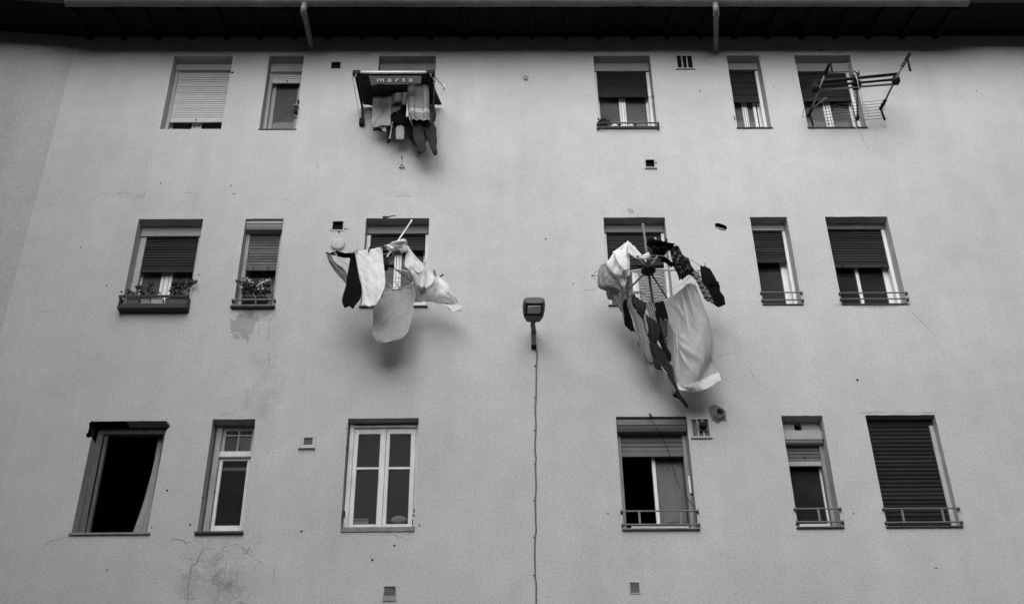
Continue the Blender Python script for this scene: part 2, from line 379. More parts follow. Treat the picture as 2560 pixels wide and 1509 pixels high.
fm = MB(); fm.v = [(p.x, 0, p.y) for p in pts]; fm.f = [tuple(t) for t in tri]
o = part(fm, 'wall', M['wall'])
for L, d in holes:
    n = len(L); rv = MB().add([(x, 0, z) for x, z in L] + [(x, d, z) for x, z in L], [(i, (i+1) % n, n+(i+1) % n, n+i) for i in range(n)])
    if n > 30 and d > .2 and L[0][0] < -4.5 and L[0][1] < 7:     # the broken corner: bare dark masonry, sound plaster elsewhere
        bad = list(range(1, 23))
        for ids, mt in ((bad, 'hole'), (list(range(23, n))+[0], 'jamb')):
            run = [L[i] for i in ids] + [L[(ids[-1]+1) % n]]; k = len(run)
            part(MB().add([(x, 0, z) for x, z in run] + [(x, d, z) for x, z in run], [(i, i+1, k+i+1, k+i) for i in range(k-1)]), 'reveal', M[mt])
    else:
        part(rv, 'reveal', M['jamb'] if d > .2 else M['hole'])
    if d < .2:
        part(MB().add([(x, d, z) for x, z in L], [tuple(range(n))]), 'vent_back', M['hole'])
# folded end wall on the left (turns towards the viewer)
FA = R(6); LX, LY = XL-1.65*math.cos(FA), -1.65*math.sin(FA)
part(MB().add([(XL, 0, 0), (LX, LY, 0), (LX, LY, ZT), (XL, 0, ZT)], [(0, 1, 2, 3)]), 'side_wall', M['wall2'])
# rooms behind the openings, unlit
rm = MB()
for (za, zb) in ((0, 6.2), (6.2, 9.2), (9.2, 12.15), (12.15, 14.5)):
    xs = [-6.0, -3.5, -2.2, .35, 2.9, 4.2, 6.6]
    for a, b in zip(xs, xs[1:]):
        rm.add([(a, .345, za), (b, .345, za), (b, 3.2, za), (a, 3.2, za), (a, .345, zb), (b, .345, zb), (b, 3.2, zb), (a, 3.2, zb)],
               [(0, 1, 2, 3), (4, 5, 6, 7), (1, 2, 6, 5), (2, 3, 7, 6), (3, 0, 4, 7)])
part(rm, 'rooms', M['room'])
# roof, eave, gutter
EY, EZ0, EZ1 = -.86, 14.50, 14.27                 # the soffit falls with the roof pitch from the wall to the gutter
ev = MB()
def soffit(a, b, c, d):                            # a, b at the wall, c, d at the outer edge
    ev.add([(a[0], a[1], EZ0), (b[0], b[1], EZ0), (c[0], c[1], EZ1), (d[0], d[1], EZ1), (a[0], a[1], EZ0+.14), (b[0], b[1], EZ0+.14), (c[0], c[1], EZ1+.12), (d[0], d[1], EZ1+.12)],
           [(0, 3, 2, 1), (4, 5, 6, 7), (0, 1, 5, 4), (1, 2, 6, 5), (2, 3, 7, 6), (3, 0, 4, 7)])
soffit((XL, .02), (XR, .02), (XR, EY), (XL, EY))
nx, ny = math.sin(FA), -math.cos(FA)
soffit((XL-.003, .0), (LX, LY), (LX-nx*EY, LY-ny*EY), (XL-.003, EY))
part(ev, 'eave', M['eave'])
part(MB().add([(LX, EY-.05, 14.42), (XR, EY-.05, 14.42), (XR, 7, 16.6), (LX, 7, 16.6)], [(0, 1, 2, 3)]), 'roof', M['tile'])
part(MB().add([(LX, 7, 0), (XR, 7, 0), (XR, 7, 16.6), (LX, 7, 16.6)], [(0, 1, 2, 3)]), 'rear_wall', M['side'])
ra = MB().bar((0, 0, EZ0-.03), (0, EY+.06, EZ1-.015), .07, .08)
ra0 = None
for i in range(26):
    if ra0 is None: ra0 = part(ra, 'rafter', M['eave']); ra0.location.x = -5.9
    else:
        c = ra0.copy(); link(c, bld); c.location.x = -5.9 + i*.5
# half-round gutter with an end stop and joints
gm = MB(); n = 10; GY, GZ = -.90, 14.275
prof = [(GY+.085*math.cos(math.pi+math.pi*i/n), GZ+.085*math.sin(math.pi+math.pi*i/n)) for i in range(n+1)]
prof = [(y, z+.0) for y, z in prof]
XA, XB = -5.95, 6.75; xs = [XA+(XB-XA)*i/26 for i in range(27)]
rg = random.Random(11); sag = [rg.uniform(-.006, .006) for _ in xs]
for i, x in enumerate(xs):
    gm.v += [(x, y, z+sag[i]) for y, z in prof]
for i in range(26):
    for j in range(n): gm.f.append((i*(n+1)+j, i*(n+1)+j+1, (i+1)*(n+1)+j+1, (i+1)*(n+1)+j))
gm.f.append(tuple(range(n+1))); gm.f.append(tuple(26*(n+1)+j for j in range(n+1)))
part(gm, 'gutter', M['gutter'], smooth=False)
for x in (-3.6, -1.2, .9, 3.05, 3.75, 5.6):
    jm = MB(); 
    for xx in (x-.02, x+.02): jm.v += [(xx, GY+(y-GY)*1.05, GZ+(z-GZ)*1.05) for y, z in prof]
    jm.f = [(j, j+1, n+1+j+1, n+1+j) for j in range(n)]
    part(jm, 'gutter_joint', M['gutter'])
for a, b, c_ in (((-2.620, -0.880, 14.192), (-2.608, -0.800, 14.095), (-2.634, -0.020, 14.267)), ((3.157, -0.880, 14.187), (3.162, -0.800, 14.069), (3.292, -0.020, 14.178))):
    dp = empty('downpipe', a, bld); dp.location = Vector(a)-bld.location
    P0 = Vector((a[0], GY+.01, GZ-.07)); P3 = Vector((c_[0], .0, c_[2])); 
    pth = smooth_pts([P0, P0+Vector((0, 0, -.14)), P0.lerp(P3, .35)+Vector((0, -.03, -.07)), P0.lerp(P3, .8)+Vector((0, -.02, -.05)), P3], 5)
    part(MB().tube(pth, .042, 12), 'pipe', M['gutter'], dp, True)
    part(MB().tube([P0+Vector((0, 0, .03)), P0+Vector((0, 0, -.05))], .054, 12), 'collar', M['gutter'], dp, True)
    q = pth[len(pth)//2]; q2 = pth[len(pth)//2+1]
    part(MB().tube([pth[6], pth[7]], .048, 12), 'pipe_joint', M['gutter'], dp, True)
# guessed, unseen blocks behind and beside the viewer, there to shape the light
def block(name, a, b, label, mat='far'):
    r = empty(name, ((a[0]+b[0])/2, (a[1]+b[1])/2, 0)); tag(r, label, 'building')
    part(MB().box(a, b), 'wall', M[mat], r)
    part(MB().box((a[0]-.3, a[1]-.3, b[2]), (b[0]+.3, b[1]+.3, b[2]+.25)), 'roof', M['tile'], r)
    return r
r = block('facing_building', (-40, -54, 0), (40, -44, 13), 'plain block facing the courtyard, out of view and sized for the light')
for i in range(14):
    for j in range(4):
        part(MB().box((-27+i*4, -44.02, 2.2+j*3), (-26+i*4, -43.97, 3.7+j*3)), 'window', M['hole'], r)

block('light_blocking_wing', (-14, -26, 0), (-7.69, -.05, 17), 'unseen dark wing added to block light beyond the folded end wall', 'wing')
block('light_blocking_wing', (8.5, -26, 0), (14, .3, 17), 'unseen dark wing added to block light beyond the shuttered windows', 'wing')
# ---------------------------------------------------------------- windows
def wroot(k):
    x0, x1, z0, z1 = OP[k]; e = empty('window', (0, 0, 0), bld); e.location = Vector(((x0+x1)/2, 0, z0)) - bld.location
    return e
def slats(root, x0, x1, z0, z1, y, pitch, mat, bar=None, barh=.06, curve=.006):
    n = max(1, int(round((z1-(z0+barh))/pitch))); pitch = (z1-z0-barh)/n
    mb = MB(); h = pitch*.90; cz = (0, .12, .5, .88, 1.0)
    prof = [(curve*(1-(2*t-1)**4), t*h) for t in cz]
    for x in (x0, x1):
        mb.v += [(x, -d, z) for d, z in prof] + [(x, .008, z) for d, z in prof]
    m5 = len(cz)
    for j in range(m5-1):
        mb.f += [(j, j+1, 2*m5+j+1, 2*m5+j), (m5+j, 3*m5+j, 3*m5+j+1, m5+j+1)]
    mb.f += [(0, 2*m5, 3*m5, m5), (m5-1, 2*m5-1, 4*m5-1, 3*m5-1)]
    s0 = part(mb, 'slat', M[mat], root)
    base = s0.location.copy(); off = Vector((0, y, z0+barh))
    rr = random.Random(int(x0*1000)+int(z0*100))
    s0.location = base + off
    for i in range(1, n):
        c = s0.copy(); link(c, root); c.location = base + off + Vector((0, rr.uniform(-.0015, .0015), i*pitch))
        c.rotation_euler = (0, rr.uniform(-.0006, .0006), 0)
    part(MB().box((x0, y-.012, z0), (x1, y+.012, z0+barh-.004), .003), 'bottom_bar', M[bar or mat], root)
    part(MB().box((x0, y+.010, z0+barh), (x1, y+.014, z1)), 'shutter_backing', M['black'], root)
def stops(root, xs, z, y, mat='black'):
    for x in xs: part(MB().tube([(x, y, z), (x+.004, y-.03, z-.004), (x+.006, y-.035, z-.02)], .007, 6), 'shutter_stop', M[mat], root)
def sash(root, x0, x1, z0, z1, y, mulls, mat='white', fw_=.045, bot=.05, t=.04, leaf=None, glass=True, top=.05, gm='glass'):
    b = .004
    part(MB().box((x0, y, z0), (x0+fw_, y+t, z1), b), 'frame', M[mat], root)
    part(MB().box((x1-fw_, y, z0), (x1, y+t, z1), b), 'frame', M[mat], root)
    part(MB().box((x0+fw_, y+.001, z0), (x1-fw_, y+t-.001, z0+bot), b), 'frame', M[mat], root)
    part(MB().box((x0+fw_, y+.001, z1-top), (x1-fw_, y+t-.001, z1), b), 'frame', M[mat], root)
    ed = [x0+fw_]
    for (a, c) in mulls:
        part(MB().box((a, y-.006, z0+bot), (c, y+t-.003, z1-top), b), 'mullion', M[mat], root)
        if c-a > .05:
            part(MB().box((a+(c-a)*.30-.003, y-.009, z0+bot), (a+(c-a)*.30+.003, y-.0055, z1-top)), 'seam', M['black'], root)
            part(MB().box((a+(c-a)*.72-.003, y-.012, z0+bot), (a+(c-a)*.72+.003, y-.0055, z1-top)), 'seam', M['cable'], root)
        ed += [a, c]
    ed.append(x1-fw_)
    if glass:
        for i in range(0, len(ed), 2):
            if glass is True or glass[i//2]:
                part(MB().box((ed[i], y+.018, z0+bot), (ed[i+1], y+.022, z1-top)), 'pane', M[gm], root)
def sill(root, x0, x1, z, out=.035, th=.03, mat='sill', wing=.015):
    part(MB().box((x0-wing, -out, z-th), (x1+wing, .02, z-.001), .005), 'sill', M[mat], root)
def rails(root, x0, x1, zs, mat, d=.03, posts=(), h=.014, flat=False):
    for z in zs:
        part(MB().box((x0-.025, -d-.012, z-h/2), (x1+.025, -d+.006, z+h/2), .003), 'rail', M[mat], root)
    for px in posts:
        part(MB().box((px-.013, -d-.006, zs[1]+h/2), (px+.013, -d+.003, zs[0]-h/2), .002), 'rail_post', M[mat], root)
    for x in (x0-.012, x1+.012):
        for z in zs: part(MB().box((x-.012, -d-.006, z-.016), (x+.012, .004, z+.016), .002), 'rail_bracket', M['raildark'], root)
def shutter_window(k, zbox, zsh, mat, pitch, guide='white', boxm='box', boxy=.15, barm=None, gw=.045, shy=.20, sy=.28, mulls=(), sm='white', fr=.05, seed=0, barh=.05, glass=True, gm='glass'):
    x0, x1, z0, z1 = OP[k]; e = wroot(k); zb = zbox[2]; zs = zsh[2]
    if boxy < .1:                          # rounded box standing almost flush with the facade
        pr = [(boxy+.16, z1-.012), (boxy+.02, z1-.012), (boxy, z1-.03), (boxy, zb+.06), (boxy+.01, zb+.035), (boxy+.035, zb), (boxy+.16, zb)]
        mb = MB(); nn = len(pr)
        for x in (x0+.008, x1-.008): mb.v += [(x, y, z) for y, z in pr]
        mb.f = [(i, (i+1) % nn, nn+(i+1) % nn, nn+i) for i in range(nn)] + [tuple(range(nn)), tuple(range(nn, 2*nn))]
        part(mb, 'shutter_box', M[boxm], e)
        part(MB().box((x0+.008, boxy-.004, zb+.062), (x1-.008, boxy+.002, zb+.070)), 'box_seam', M['black'], e)
    else:
        part(MB().box((x0+.003, boxy, zb), (x1-.003, boxy+.10, z1-.003), .004), 'shutter_box', M[boxm], e)
        part(MB().box((x0+.003, boxy-.004, zb), (x1-.003, boxy+.012, zb+.012), .002), 'box_lip', M[boxm], e)
    for a, b in ((x0+.003, x0+.003+gw), (x1-.003-gw, x1-.003)):
        part(MB().box((a, shy-.03, z0), (b, shy+.05, zb-.002), .003), 'guide', M[guide], e)
    slats(e, x0+gw*.75, x1-gw*.75, zs, zb+.03, shy, pitch, mat, barm, barh)
    sash(e, x0+.02, x1-.02, z0+.002, zb+.03, sy, mulls, sm, fr, glass=glass, gm=gm)
    return e
# top row
x0, x1, z0, z1 = OP['T1']
e = shutter_window('T1', (-4.212, 0.150, 13.964), (-4.198, 0.200, 12.996), 'slat_light', .043, guide='jamb', boxm='jamb', barm='slat_light', mulls=[((-4.278, 0.280, 12.984)[0], (-4.141, 0.280, 12.983)[0])])
stops(e, [(-4.202, 0.180, 13.009)[0]], (-4.205, 0.180, 13.028)[2], .185)
x0, x1, z0, z1 = OP['T2']
e = shutter_window('T2', (-2.968, 0.150, 13.935), (-2.987, 0.200, 13.746), 'slat_light', .043, guide='jamb', boxm='jamb', barm='slat_light', sm='jamb', fr=.075)
stops(e, [(-2.979, 0.180, 13.763)[0]], (-2.980, 0.180, 13.773)[2], .185); sill(e, x0, x1, z0, .012, .02)
e = shutter_window('T3', (-1.209, 0.150, 13.741), (-1.203, 0.200, 13.468), 'slat_dark', .038, mulls=[(-1.27, -1.17)]); sill(e, *WX['T3'], ZR['T'][0])
x0, x1, z0, z1 = OP['T4']
e = shutter_window('T4', (1.913, 0.150, 13.937), (1.887, 0.200, 13.456), 'slat_dark', .040, mulls=[((1.852, 0.280, 13.257)[0], (1.943, 0.280, 13.257)[0])], fr=.055)
stops(e, [(1.916, 0.180, 13.481)[0]], (1.916, 0.180, 13.471)[2], .185); sill(e, x0, x1, z0+.004, .02, .022)
rails(e, x0, x1, [(1.848, -0.050, 12.743)[2], (1.843, -0.050, 12.672)[2]], 'raildark', .05, h=.016)
x0, x1, z0, z1 = OP['T5']
e = shutter_window('T5', (3.684, 0.150, 13.958), (3.679, 0.200, 13.352), 'slat_dark', .040, mulls=[((3.634, 0.280, 13.252)[0], (3.708, 0.280, 13.252)[0]), ((3.794, 0.280, 13.252)[0], (3.835, 0.280, 13.252)[0])], fr=.05)
stops(e, [(3.689, 0.180, 13.367)[0]], (3.688, 0.180, 13.358)[2], .185); sill(e, x0, x1, z0+.004, .02, .022)
x0, x1, z0, z1 = OP['T6']
e = shutter_window('T6', (4.819, 0.150, 13.925), (4.833, 0.200, 13.373), 'slat_dark', .040, mulls=[((4.816, 0.280, 13.289)[0], (4.923, 0.280, 13.288)[0])], fr=.05)
sill(e, x0, x1, z0+.004, .02, .022)
# middle row
x0, x1, z0, z1 = OP['M1']
e = shutter_window('M1', (-4.231, 0.170, 10.975), (-4.242, 0.220, 10.421), 'slat_dark', .044, guide='jamb', boxm='jamb', boxy=.17, gw=.075, shy=.22, sy=.30, mulls=[((-4.326, 0.300, 10.312)[0], (-4.181, 0.300, 10.312)[0])], fr=.07, barh=.06)
sill(e, x0, x1, z0, .02, .02)
x0, x1, z0, z1 = OP['M2']
e = shutter_window('M2', (-2.996, 0.020, 10.989), (-3.007, 0.170, 10.408), 'slat_brown', .043, guide='oldwood', boxm='box', boxy=.015, barm='slat_brown', gw=.05, shy=.17, sm='oldwood', fr=.06, barh=.055)
stops(e, [(-3.110, 0.160, 10.443)[0], (-2.916, 0.160, 10.442)[0]], (-3.008, 0.160, 10.439)[2], .155)
sill(e, x0, x1, z0, .045, .035, 'sill', .02)
rails(e, x0, x1, [(-3.006, -0.050, 9.815)[2], (-3.005, -0.050, 9.727)[2]], 'rail', .05, h=.022)
for i in range(18):
    for z in ((-3.006, -0.050, 9.815)[2], (-3.005, -0.050, 9.727)[2]):
        x = x0 + .01 + i*(x1-x0-.02)/17; part(MB().box((x-.005, -.064, z-.005), (x+.005, -.0605, z+.005)), 'rail_slot', M['raildark'], e)
x0, x1, z0, z1 = OP['M3']
e = shutter_window('M3', (-1.247, 0.150, 10.987), (-1.241, 0.200, 10.739), 'slat_dark', .043, boxm='boxdark', gw=.05, mulls=[((-1.294, 0.280, 10.498)[0], (-1.200, 0.280, 10.498)[0])], fr=.06)
stops(e, [(-1.006, 0.180, 10.745)[0]], (-1.006, 0.180, 10.745)[2], .185); sill(e, x0, x1, z0+.004, .025, .025); 
part(MB().box((x0+.01, .01, z0+.002), (x1-.01, .06, z0+.07), .004), 'sill_board', M['white'], e)
x0, x1, z0, z1 = OP['M4']
e = shutter_window('M4', (1.888, 0.150, 10.996), (1.857, 0.200, 10.484), 'slat_dark', .043, boxm='boxdark', gw=.04, mulls=[((1.832, 0.280, 10.327)[0], (1.880, 0.280, 10.327)[0]), ((1.885, 0.280, 10.327)[0], (1.915, 0.280, 10.327)[0])], fr=.05)
stops(e, [(1.887, 0.180, 10.493)[0]], (1.887, 0.180, 10.493)[2], .185); sill(e, x0, x1, z0+.004, .02, .022)
x0, x1, z0, z1 = OP['M5']
e = shutter_window('M5', (3.754, 0.160, 11.023), (3.734, 0.200, 10.518), 'slat_dark', .041, boxy=.16, boxm='box', gw=.04, mulls=[((3.806, 0.280, 10.336)[0], (3.846, 0.280, 10.336)[0])], fr=.05, gm='glassdark')
sill(e, x0, x1, z0+.004, .018, .018)
rails(e, x0, x1, [(3.631, -0.030, 9.900)[2], (3.615, -0.030, 9.786)[2]], 'rail', .03)
x0, x1, z0, z1 = OP['M6']
e = shutter_window('M6', (4.850, 0.160, 11.042), (4.823, 0.200, 10.434), 'slat_dark', .041, boxy=.16, boxm='boxdark', gw=.045, mulls=[((4.782, 0.280, 10.331)[0], (4.823, 0.280, 10.330)[0]), ((5.148, 0.280, 10.329)[0], (5.191, 0.280, 10.328)[0])], fr=.05, barh=.06, gm='glassdark')
stops(e, [(4.591, 0.180, 10.441)[0], (5.114, 0.180, 10.455)[0]], (4.820, 0.180, 10.448)[2], .185)
sill(e, x0, x1, z0+.004, .018, .018)
rails(e, x0, x1, [(4.824, -0.030, 9.888)[2], (4.807, -0.030, 9.796)[2]], 'rail', .03)
# bottom row
x0, x1, z0, z1 = OP['B4']
e = shutter_window('B4', (1.867, 0.030, 7.988), (1.860, 0.170, 7.711), 'slat_grey', .062, guide='dullwood', boxm='slat_grey', boxy=.02, barm='slat_grey', gw=.05, shy=.17, sy=.25, sm='white',
                   mulls=[((1.876, 0.250, 7.489)[0], (1.917, 0.250, 7.489)[0])], fr=.025, barh=.07, glass=[False, True], gm='glassdark')
sill(e, x0, x1, z0, .04, .022, 'sillgrey', .02)
rails(e, x0, x1, [(1.871, -0.030, 6.941)[2], (1.858, -0.030, 6.779)[2]], 'rail', .03, [(1.645, -0.030, 6.864)[0], (2.113, -0.030, 6.861)[0]], h=.016)
part(MB().box(((1.548, -0.020, 6.763)[0], -.02, z0+.003), ((2.194, -0.020, 6.757)[0], .0, z0+.035), .003), 'sill_board', M['white'], e)
x0, x1, z0, z1 = OP['B5']
e = wroot('B5')
zl = (3.723, 0.170, 7.987)[2]
holes_ = ((3.618, 0.170, 8.145), (3.706, 0.170, 8.035))
a, b = holes_
for bx in (((x0+.003, .17, zl), (a[0], .27, z1-.003)), ((b[0], .17, zl), (x1-.003, .27, z1-.003)), ((a[0], .17, zl), (b[0], .27, b[2])), ((a[0], .17, a[2]), (b[0], .27, z1-.003))):
    part(MB().box(*bx), 'lintel_panel', M['jamb'], e)
part(MB().box((a[0]-.01, .255, b[2]-.01), (b[0]+.01, .268, a[2]+.01)), 'vent_back', M['hole'], e)
zb = (3.685, 0.090, 7.848)[2]
part(MB().box((x0+.003, .09, zb), (x1-.003, .20, zl+.03), .02), 'shutter_box', M['box'], e)
part(MB().box((x0+.003, .085, zb+.03), (x1-.003, .092, zb+.04)), 'box_seam', M['black'], e)
slats(e, x0+.03, x1-.03, (3.680, 0.200, 7.589)[2], zb+.03, .20, .048, 'slat_grey', 'box', .065)
stops(e, [(3.680, 0.190, 7.698)[0]], (3.680, 0.190, 7.698)[2], .19)
for q0, q1 in ((x0+.003, x0+.035), (x1-.05, x1-.003)): part(MB().box((q0, .17, z0), (q1, .25, zb), .003), 'guide', M['dullwood'], e)
sash(e, x0+.02, x1-.03, z0+.002, zb, .27, [], 'white', .035, gm='glassdark'); sill(e, x0, x1, z0+.004, .028, .02, 'sill', .025)
rails(e, x0, x1, [(3.673, -0.030, 6.955)[2], (3.658, -0.030, 6.796)[2]], 'rail', .03, [(3.681, -0.030, 6.876)[0]], h=.016)
part(MB().box(((3.446, -0.020, 6.775)[0], -.02, z0+.006), ((3.789, -0.020, 6.772)[0], .0, z0+.04), .003), 'sill_board', M['white'], e)
x0, x1, z0, z1 = OP['B6']
e = wroot('B6')
slats(e, x0+.03, x1-.05, z0+.02, z1-.05, .13, .0515, 'slat_dark', 'slat_dark', .05, .009)
part(MB().box((x0+.003, .12, z1-.09), (x1-.003, .2, z1-.002), .004), 'shutter_box', M['slat_dark'], e)
part(MB().box((x1-.055, .10, z0), (x1-.003, .18, z1-.09), .003), 'guide', M['jamb'], e)
part(MB().box((x0+.003, .10, z0), (x0+.04, .18, z1-.09), .003), 'guide', M['jamb'], e)
sill(e, x0, x1, z0+.004, .028, .02, 'sill', .02)
rails(e, x0, x1, [(4.854, -0.030, 6.947)[2], (4.820, -0.030, 6.781)[2]], 'rail', .03, [(4.633, -0.030, 6.859)[0], (5.090, -0.030, 6.855)[0]], h=.016)
# B1: bare frame, sash gone, room dark
x0, x1, z0, z1 = OP['B1']
e = wroot('B1')
zt = (-4.365, 0.150, 8.117)[2]; y = .17
for q in (((x0+.0, y, z0), (x0+.075, y+.09, zt)), ((x1-.075, y, z0), (x1, y+.09, zt)), ((x0, y+.002, zt-.06), (x1, y+.088, zt+.01))):
    part(MB().box(*q, .006), 'frame', M['darkwood'], e)
part(MB().box((x0+.078, y+.03, z0), (x0+.12, y+.085, zt-.062), .004), 'rebate', M['darkwood'], e)
part(MB().box((x0+.0752, y-.004, z0+.30), (x0+.083, y+.02, zt-.1)), 'seam', M['black'], e)
part(MB().box((x0-.06, y+.01, zt+.012), (x1+.06, y+.09, z1+.1)), 'lintel', M['hole'], e)
part(MB().box((x0-.02, .10, zt-.2), (x0-.16, .3, z1+.05)), 'broken_masonry', M['hole'], e)
part(MB().box((x0-.03, -.03, z0-.028), (x1+.02, .03, z0-.001), .005), 'sill', M['sillgrey'], e)
# B2: old window with a four-light fanlight over a single tall casement
x0, x1, z0, z1 = OP['B2']
e = wroot('B2'); y = .16
zA = (-3.047, 0.160, 8.134)[2]; zT1 = (-3.010, 0.160, 7.815)[2]; zT0 = (-3.002, 0.160, 7.739)[2]
xa, xb = x0+.02, x1-.0
part(MB().box((xa, y, z0), (xa+.07, y+.09, zA+.06), .006), 'frame', M['oldwood'], e)
part(MB().box((xb-.03, y, z0), (xb, y+.09, zA+.06), .006), 'frame', M['oldwood'], e)
part(MB().box((xa+.07, y+.002, zA), (xb-.03, y+.088, zA+.06), .006), 'frame', M['dullwood'], e)
part(MB().box((xa+.07, y-.01, zT0), (xb-.03, y+.07, zT1), .008), 'transom', M['oldwhite'], e)
ys = y+.03
fa, fb = (-3.240, 0.190, 7.963)[0]+.0, xb-.03
fa = xa+.075
fx0, fx1 = (-3.181, 0.190, 7.962)[0], (-2.879, 0.190, 7.960)[0]
part(MB().box((fa, ys, zT1), (fx0, ys+.035, zA), .004), 'fanlight_stile', M['oldwood'], e)
part(MB().box((fx1, ys, zT1), (fb, ys+.035, zA), .004), 'fanlight_stile', M['oldwood'], e)
part(MB().box((fx0, ys, zA-.035), (fx1, ys+.035, zA), .004), 'fanlight_rail', M['oldwood'], e)
zm = (-3.032, 0.190, 8.041)[2]; xm = (fx0+fx1)/2
part(MB().box((fx0, ys+.004, zm-.010), (fx1, ys+.03, zm+.010), .003), 'glazing_bar', M['oldwood'], e)
part(MB().box((xm-.010, ys+.002, zT1), (xm+.010, ys+.032, zA-.035), .003), 'glazing_bar', M['oldwood'], e)
for q0, q1 in ((fx0, xm-.010), (xm+.010, fx1)):
    for s0, s1 in ((zT1, zm-.010), (zm+.010, zA-.035)):
        part(MB().box((q0, ys+.015, s0), (q1, ys+.019, s1)), 'pane', M['glassdark'], e)
        part(MB().box((q0+.002, ys+.022, s0+.002), (q1-.002, ys+.026, s1-.002)), 'frosted_lining', M['boxdark'], e)
cx0, cx1 = xa+.075, xb-.012
w0, w1 = (-3.181, 0.190, 7.318)[0], (-2.893, 0.190, 7.315)[0]; zb0 = (-3.044, 0.190, 6.900)[2]; zt_ = (-3.043, 0.190, 7.710)[2]
part(MB().box((cx0, ys, z0+.02), (w0, ys+.045, zT0-.004), .006), 'casement_stile', M['oldwhite'], e)
part(MB().box((w1, ys, z0+.02), (cx1, ys+.045, zT0-.004), .006), 'casement_stile', M['oldwhite'], e)
part(MB().box((w0, ys+.001, z0+.02), (w1, ys+.044, zb0), .006), 'casement_rail', M['oldwhite'], e)
part(MB().box((cx0+.01, ys-.035, z0+.015), (cx1, ys+.0, z0+.075), .012), 'weather_bar', M['oldwhite'], e)
part(MB().box((w0, ys+.001, zt_), (w1, ys+.044, zT0-.004), .006), 'casement_rail', M['oldwhite'], e)
part(MB().box((w0, ys+.02, zb0), (w1, ys+.024, zt_)), 'pane', M['glassdark'], e)
zc = (-3.052, 0.240, 7.624)[2]
part(MB().box((w0-.01, ys+.05, zc-.022), (w1+.01, ys+.06, zc+.022), .003), 'inner_bar', M['oldwood'], e)
part(MB().bar((-3.241, 0.170, 7.288), (-3.210, 0.170, 7.314), .008, .008), 'latch', M['black'], e)
sill(e, x0, x1, z0, .045, .03, 'sill', .02)
# B3: white double casement, two panes to a leaf
x0, x1, z0, z1 = OP['B3']
e = wroot('B3'); y = .13
zA = (-1.276, 0.130, 8.093)[2]
part(MB().box((x0+.01, y, z0+.03), (x0+.065, y+.09, z1-.005), .006), 'frame', M['oldwhite'], e)
part(MB().box((x1-.035, y, z0+.03), (x1-.002, y+.09, z1-.005), .006), 'frame', M['oldwhite'], e)
part(MB().box((x0+.065, y+.002, zA), (x1-.035, y+.088, z1-.005), .006), 'frame', M['dullwood'], e)
part(MB().box((x0+.065, y-.008, zA+.01), (x1-.035, y+.002, zA+.03), .003), 'moulding', M['oldwhite'], e)
part(MB().box((x0, -.012, z0-.02), (x1, .12, z0+.05), .012), 'sill', M['sillgrey'], e)
lx = x0+.068; rx = x1-.037; mid = ((-1.271, 0.140, 7.435)[0])
zlo = z0+.045
for (a, b, pa, pb) in ((lx, mid-.002, (-1.600, 0.140, 7.417)[0], (-1.340, 0.140, 7.415)[0]), (mid+.002, rx, (-1.225, 0.140, 7.414)[0], (-0.977, 0.140, 7.412)[0])):
    yy = y+.012
    zp0 = (-1.469, 0.140, 6.883)[2]; zc0 = (-1.468, 0.140, 7.564)[2]; zc1 = (-1.469, 0.140, 7.594)[2]; zp1 = (-1.472, 0.140, 8.024)[2]
    part(MB().box((a, yy, zlo), (pa, yy+.045, zA-.003), .005), 'casement_stile', M['oldwhite'], e)
    part(MB().box((pb, yy, zlo), (b, yy+.045, zA-.003), .005), 'casement_stile', M['oldwhite'], e)
    for s0, s1 in ((zlo, zp0), (zp1, zA-.003)): part(MB().box((pa, yy+.001, s0), (pb, yy+.044, s1), .005), 'casement_rail', M['oldwhite'], e)
    part(MB().box((pa, yy+.003, zc0), (pb, yy+.04, zc1), .004), 'glazing_bar', M['oldwhite'], e)
    for s0, s1 in ((zp0, zc0), (zc1, zp1)): part(MB().box((pa, yy+.018, s0), (pb, yy+.022, s1)), 'pane', M['glassdark'], e)
for px, pz in (((-1.683, -0.000, 6.947)[0], (-1.683, -0.000, 6.947)[2]),):
    part(MB().box((x0-.001, .03, pz-.05), (x0+.006, .07, pz+.05), .003), 'hinge', M['black'], e)
# ---------------------------------------------------------------- vents and other fixtures on the wall
def thing(name, loc, label, cat, group=None):
    return tag(empty(name, loc), label, cat, group)
def ring(a, b, t, y0, y1):               # four strips round an opening
    return [((a[0]-t, y0, b[2]-t), (b[0]+t, y1, b[2])), ((a[0]-t, y0, a[2]), (b[0]+t, y1, a[2]+t)),
            ((a[0]-t, y0, b[2]), (a[0], y1, a[2])), ((b[0], y0, b[2]), (b[0]+t, y1, a[2]))]
def mid(a, b): return ((a[0]+b[0])/2, 0, b[2])
a, b = VENT['V1']
t_ = thing('wall_vent', mid(a, b), 'small bare black vent opening just above the level of the lettered banner', 'vent', 'vents in the facade')
for q in ring(a, b, .006, -.004, .02): part(MB().box(*q), 'rim', M['jamb'], t_)
part(MB().box((a[0]+.002, .05, b[2]+.002), (b[0]-.002, .055, a[2]-.002)), 'mesh_screen', M['hole'], t_)
def bay_vent(k, label, dark, blocked=False):
    a, b = VENT[k]; t_ = thing('wall_vent', mid(a, b), label, 'vent', 'vents in the facade')
    for q in ring(a, b, .016, -.008, .015): part(MB().box(*q, .002), 'frame', M['vent'], t_)
    w_ = b[0]-a[0]
    for i in (1, 2):
        x = a[0]+w_*i/3; part(MB().box((x-.008, -.004, b[2]), (x+.008, .02, a[2]), .002), 'bar', M['vent'], t_)
    for i in range(3):
        part(MB().box((a[0]+w_*i/3+.009*(i > 0), .02, b[2]), (a[0]+w_*(i+1)/3-.009*(i < 2), .026, a[2])), 'pane', M[dark], t_)
    part(MB().box((a[0]-.03, -.03, b[2]-.032), (b[0]+.03, .0, b[2]-.016), .003), 'ledge', M['vent'], t_)
    return t_
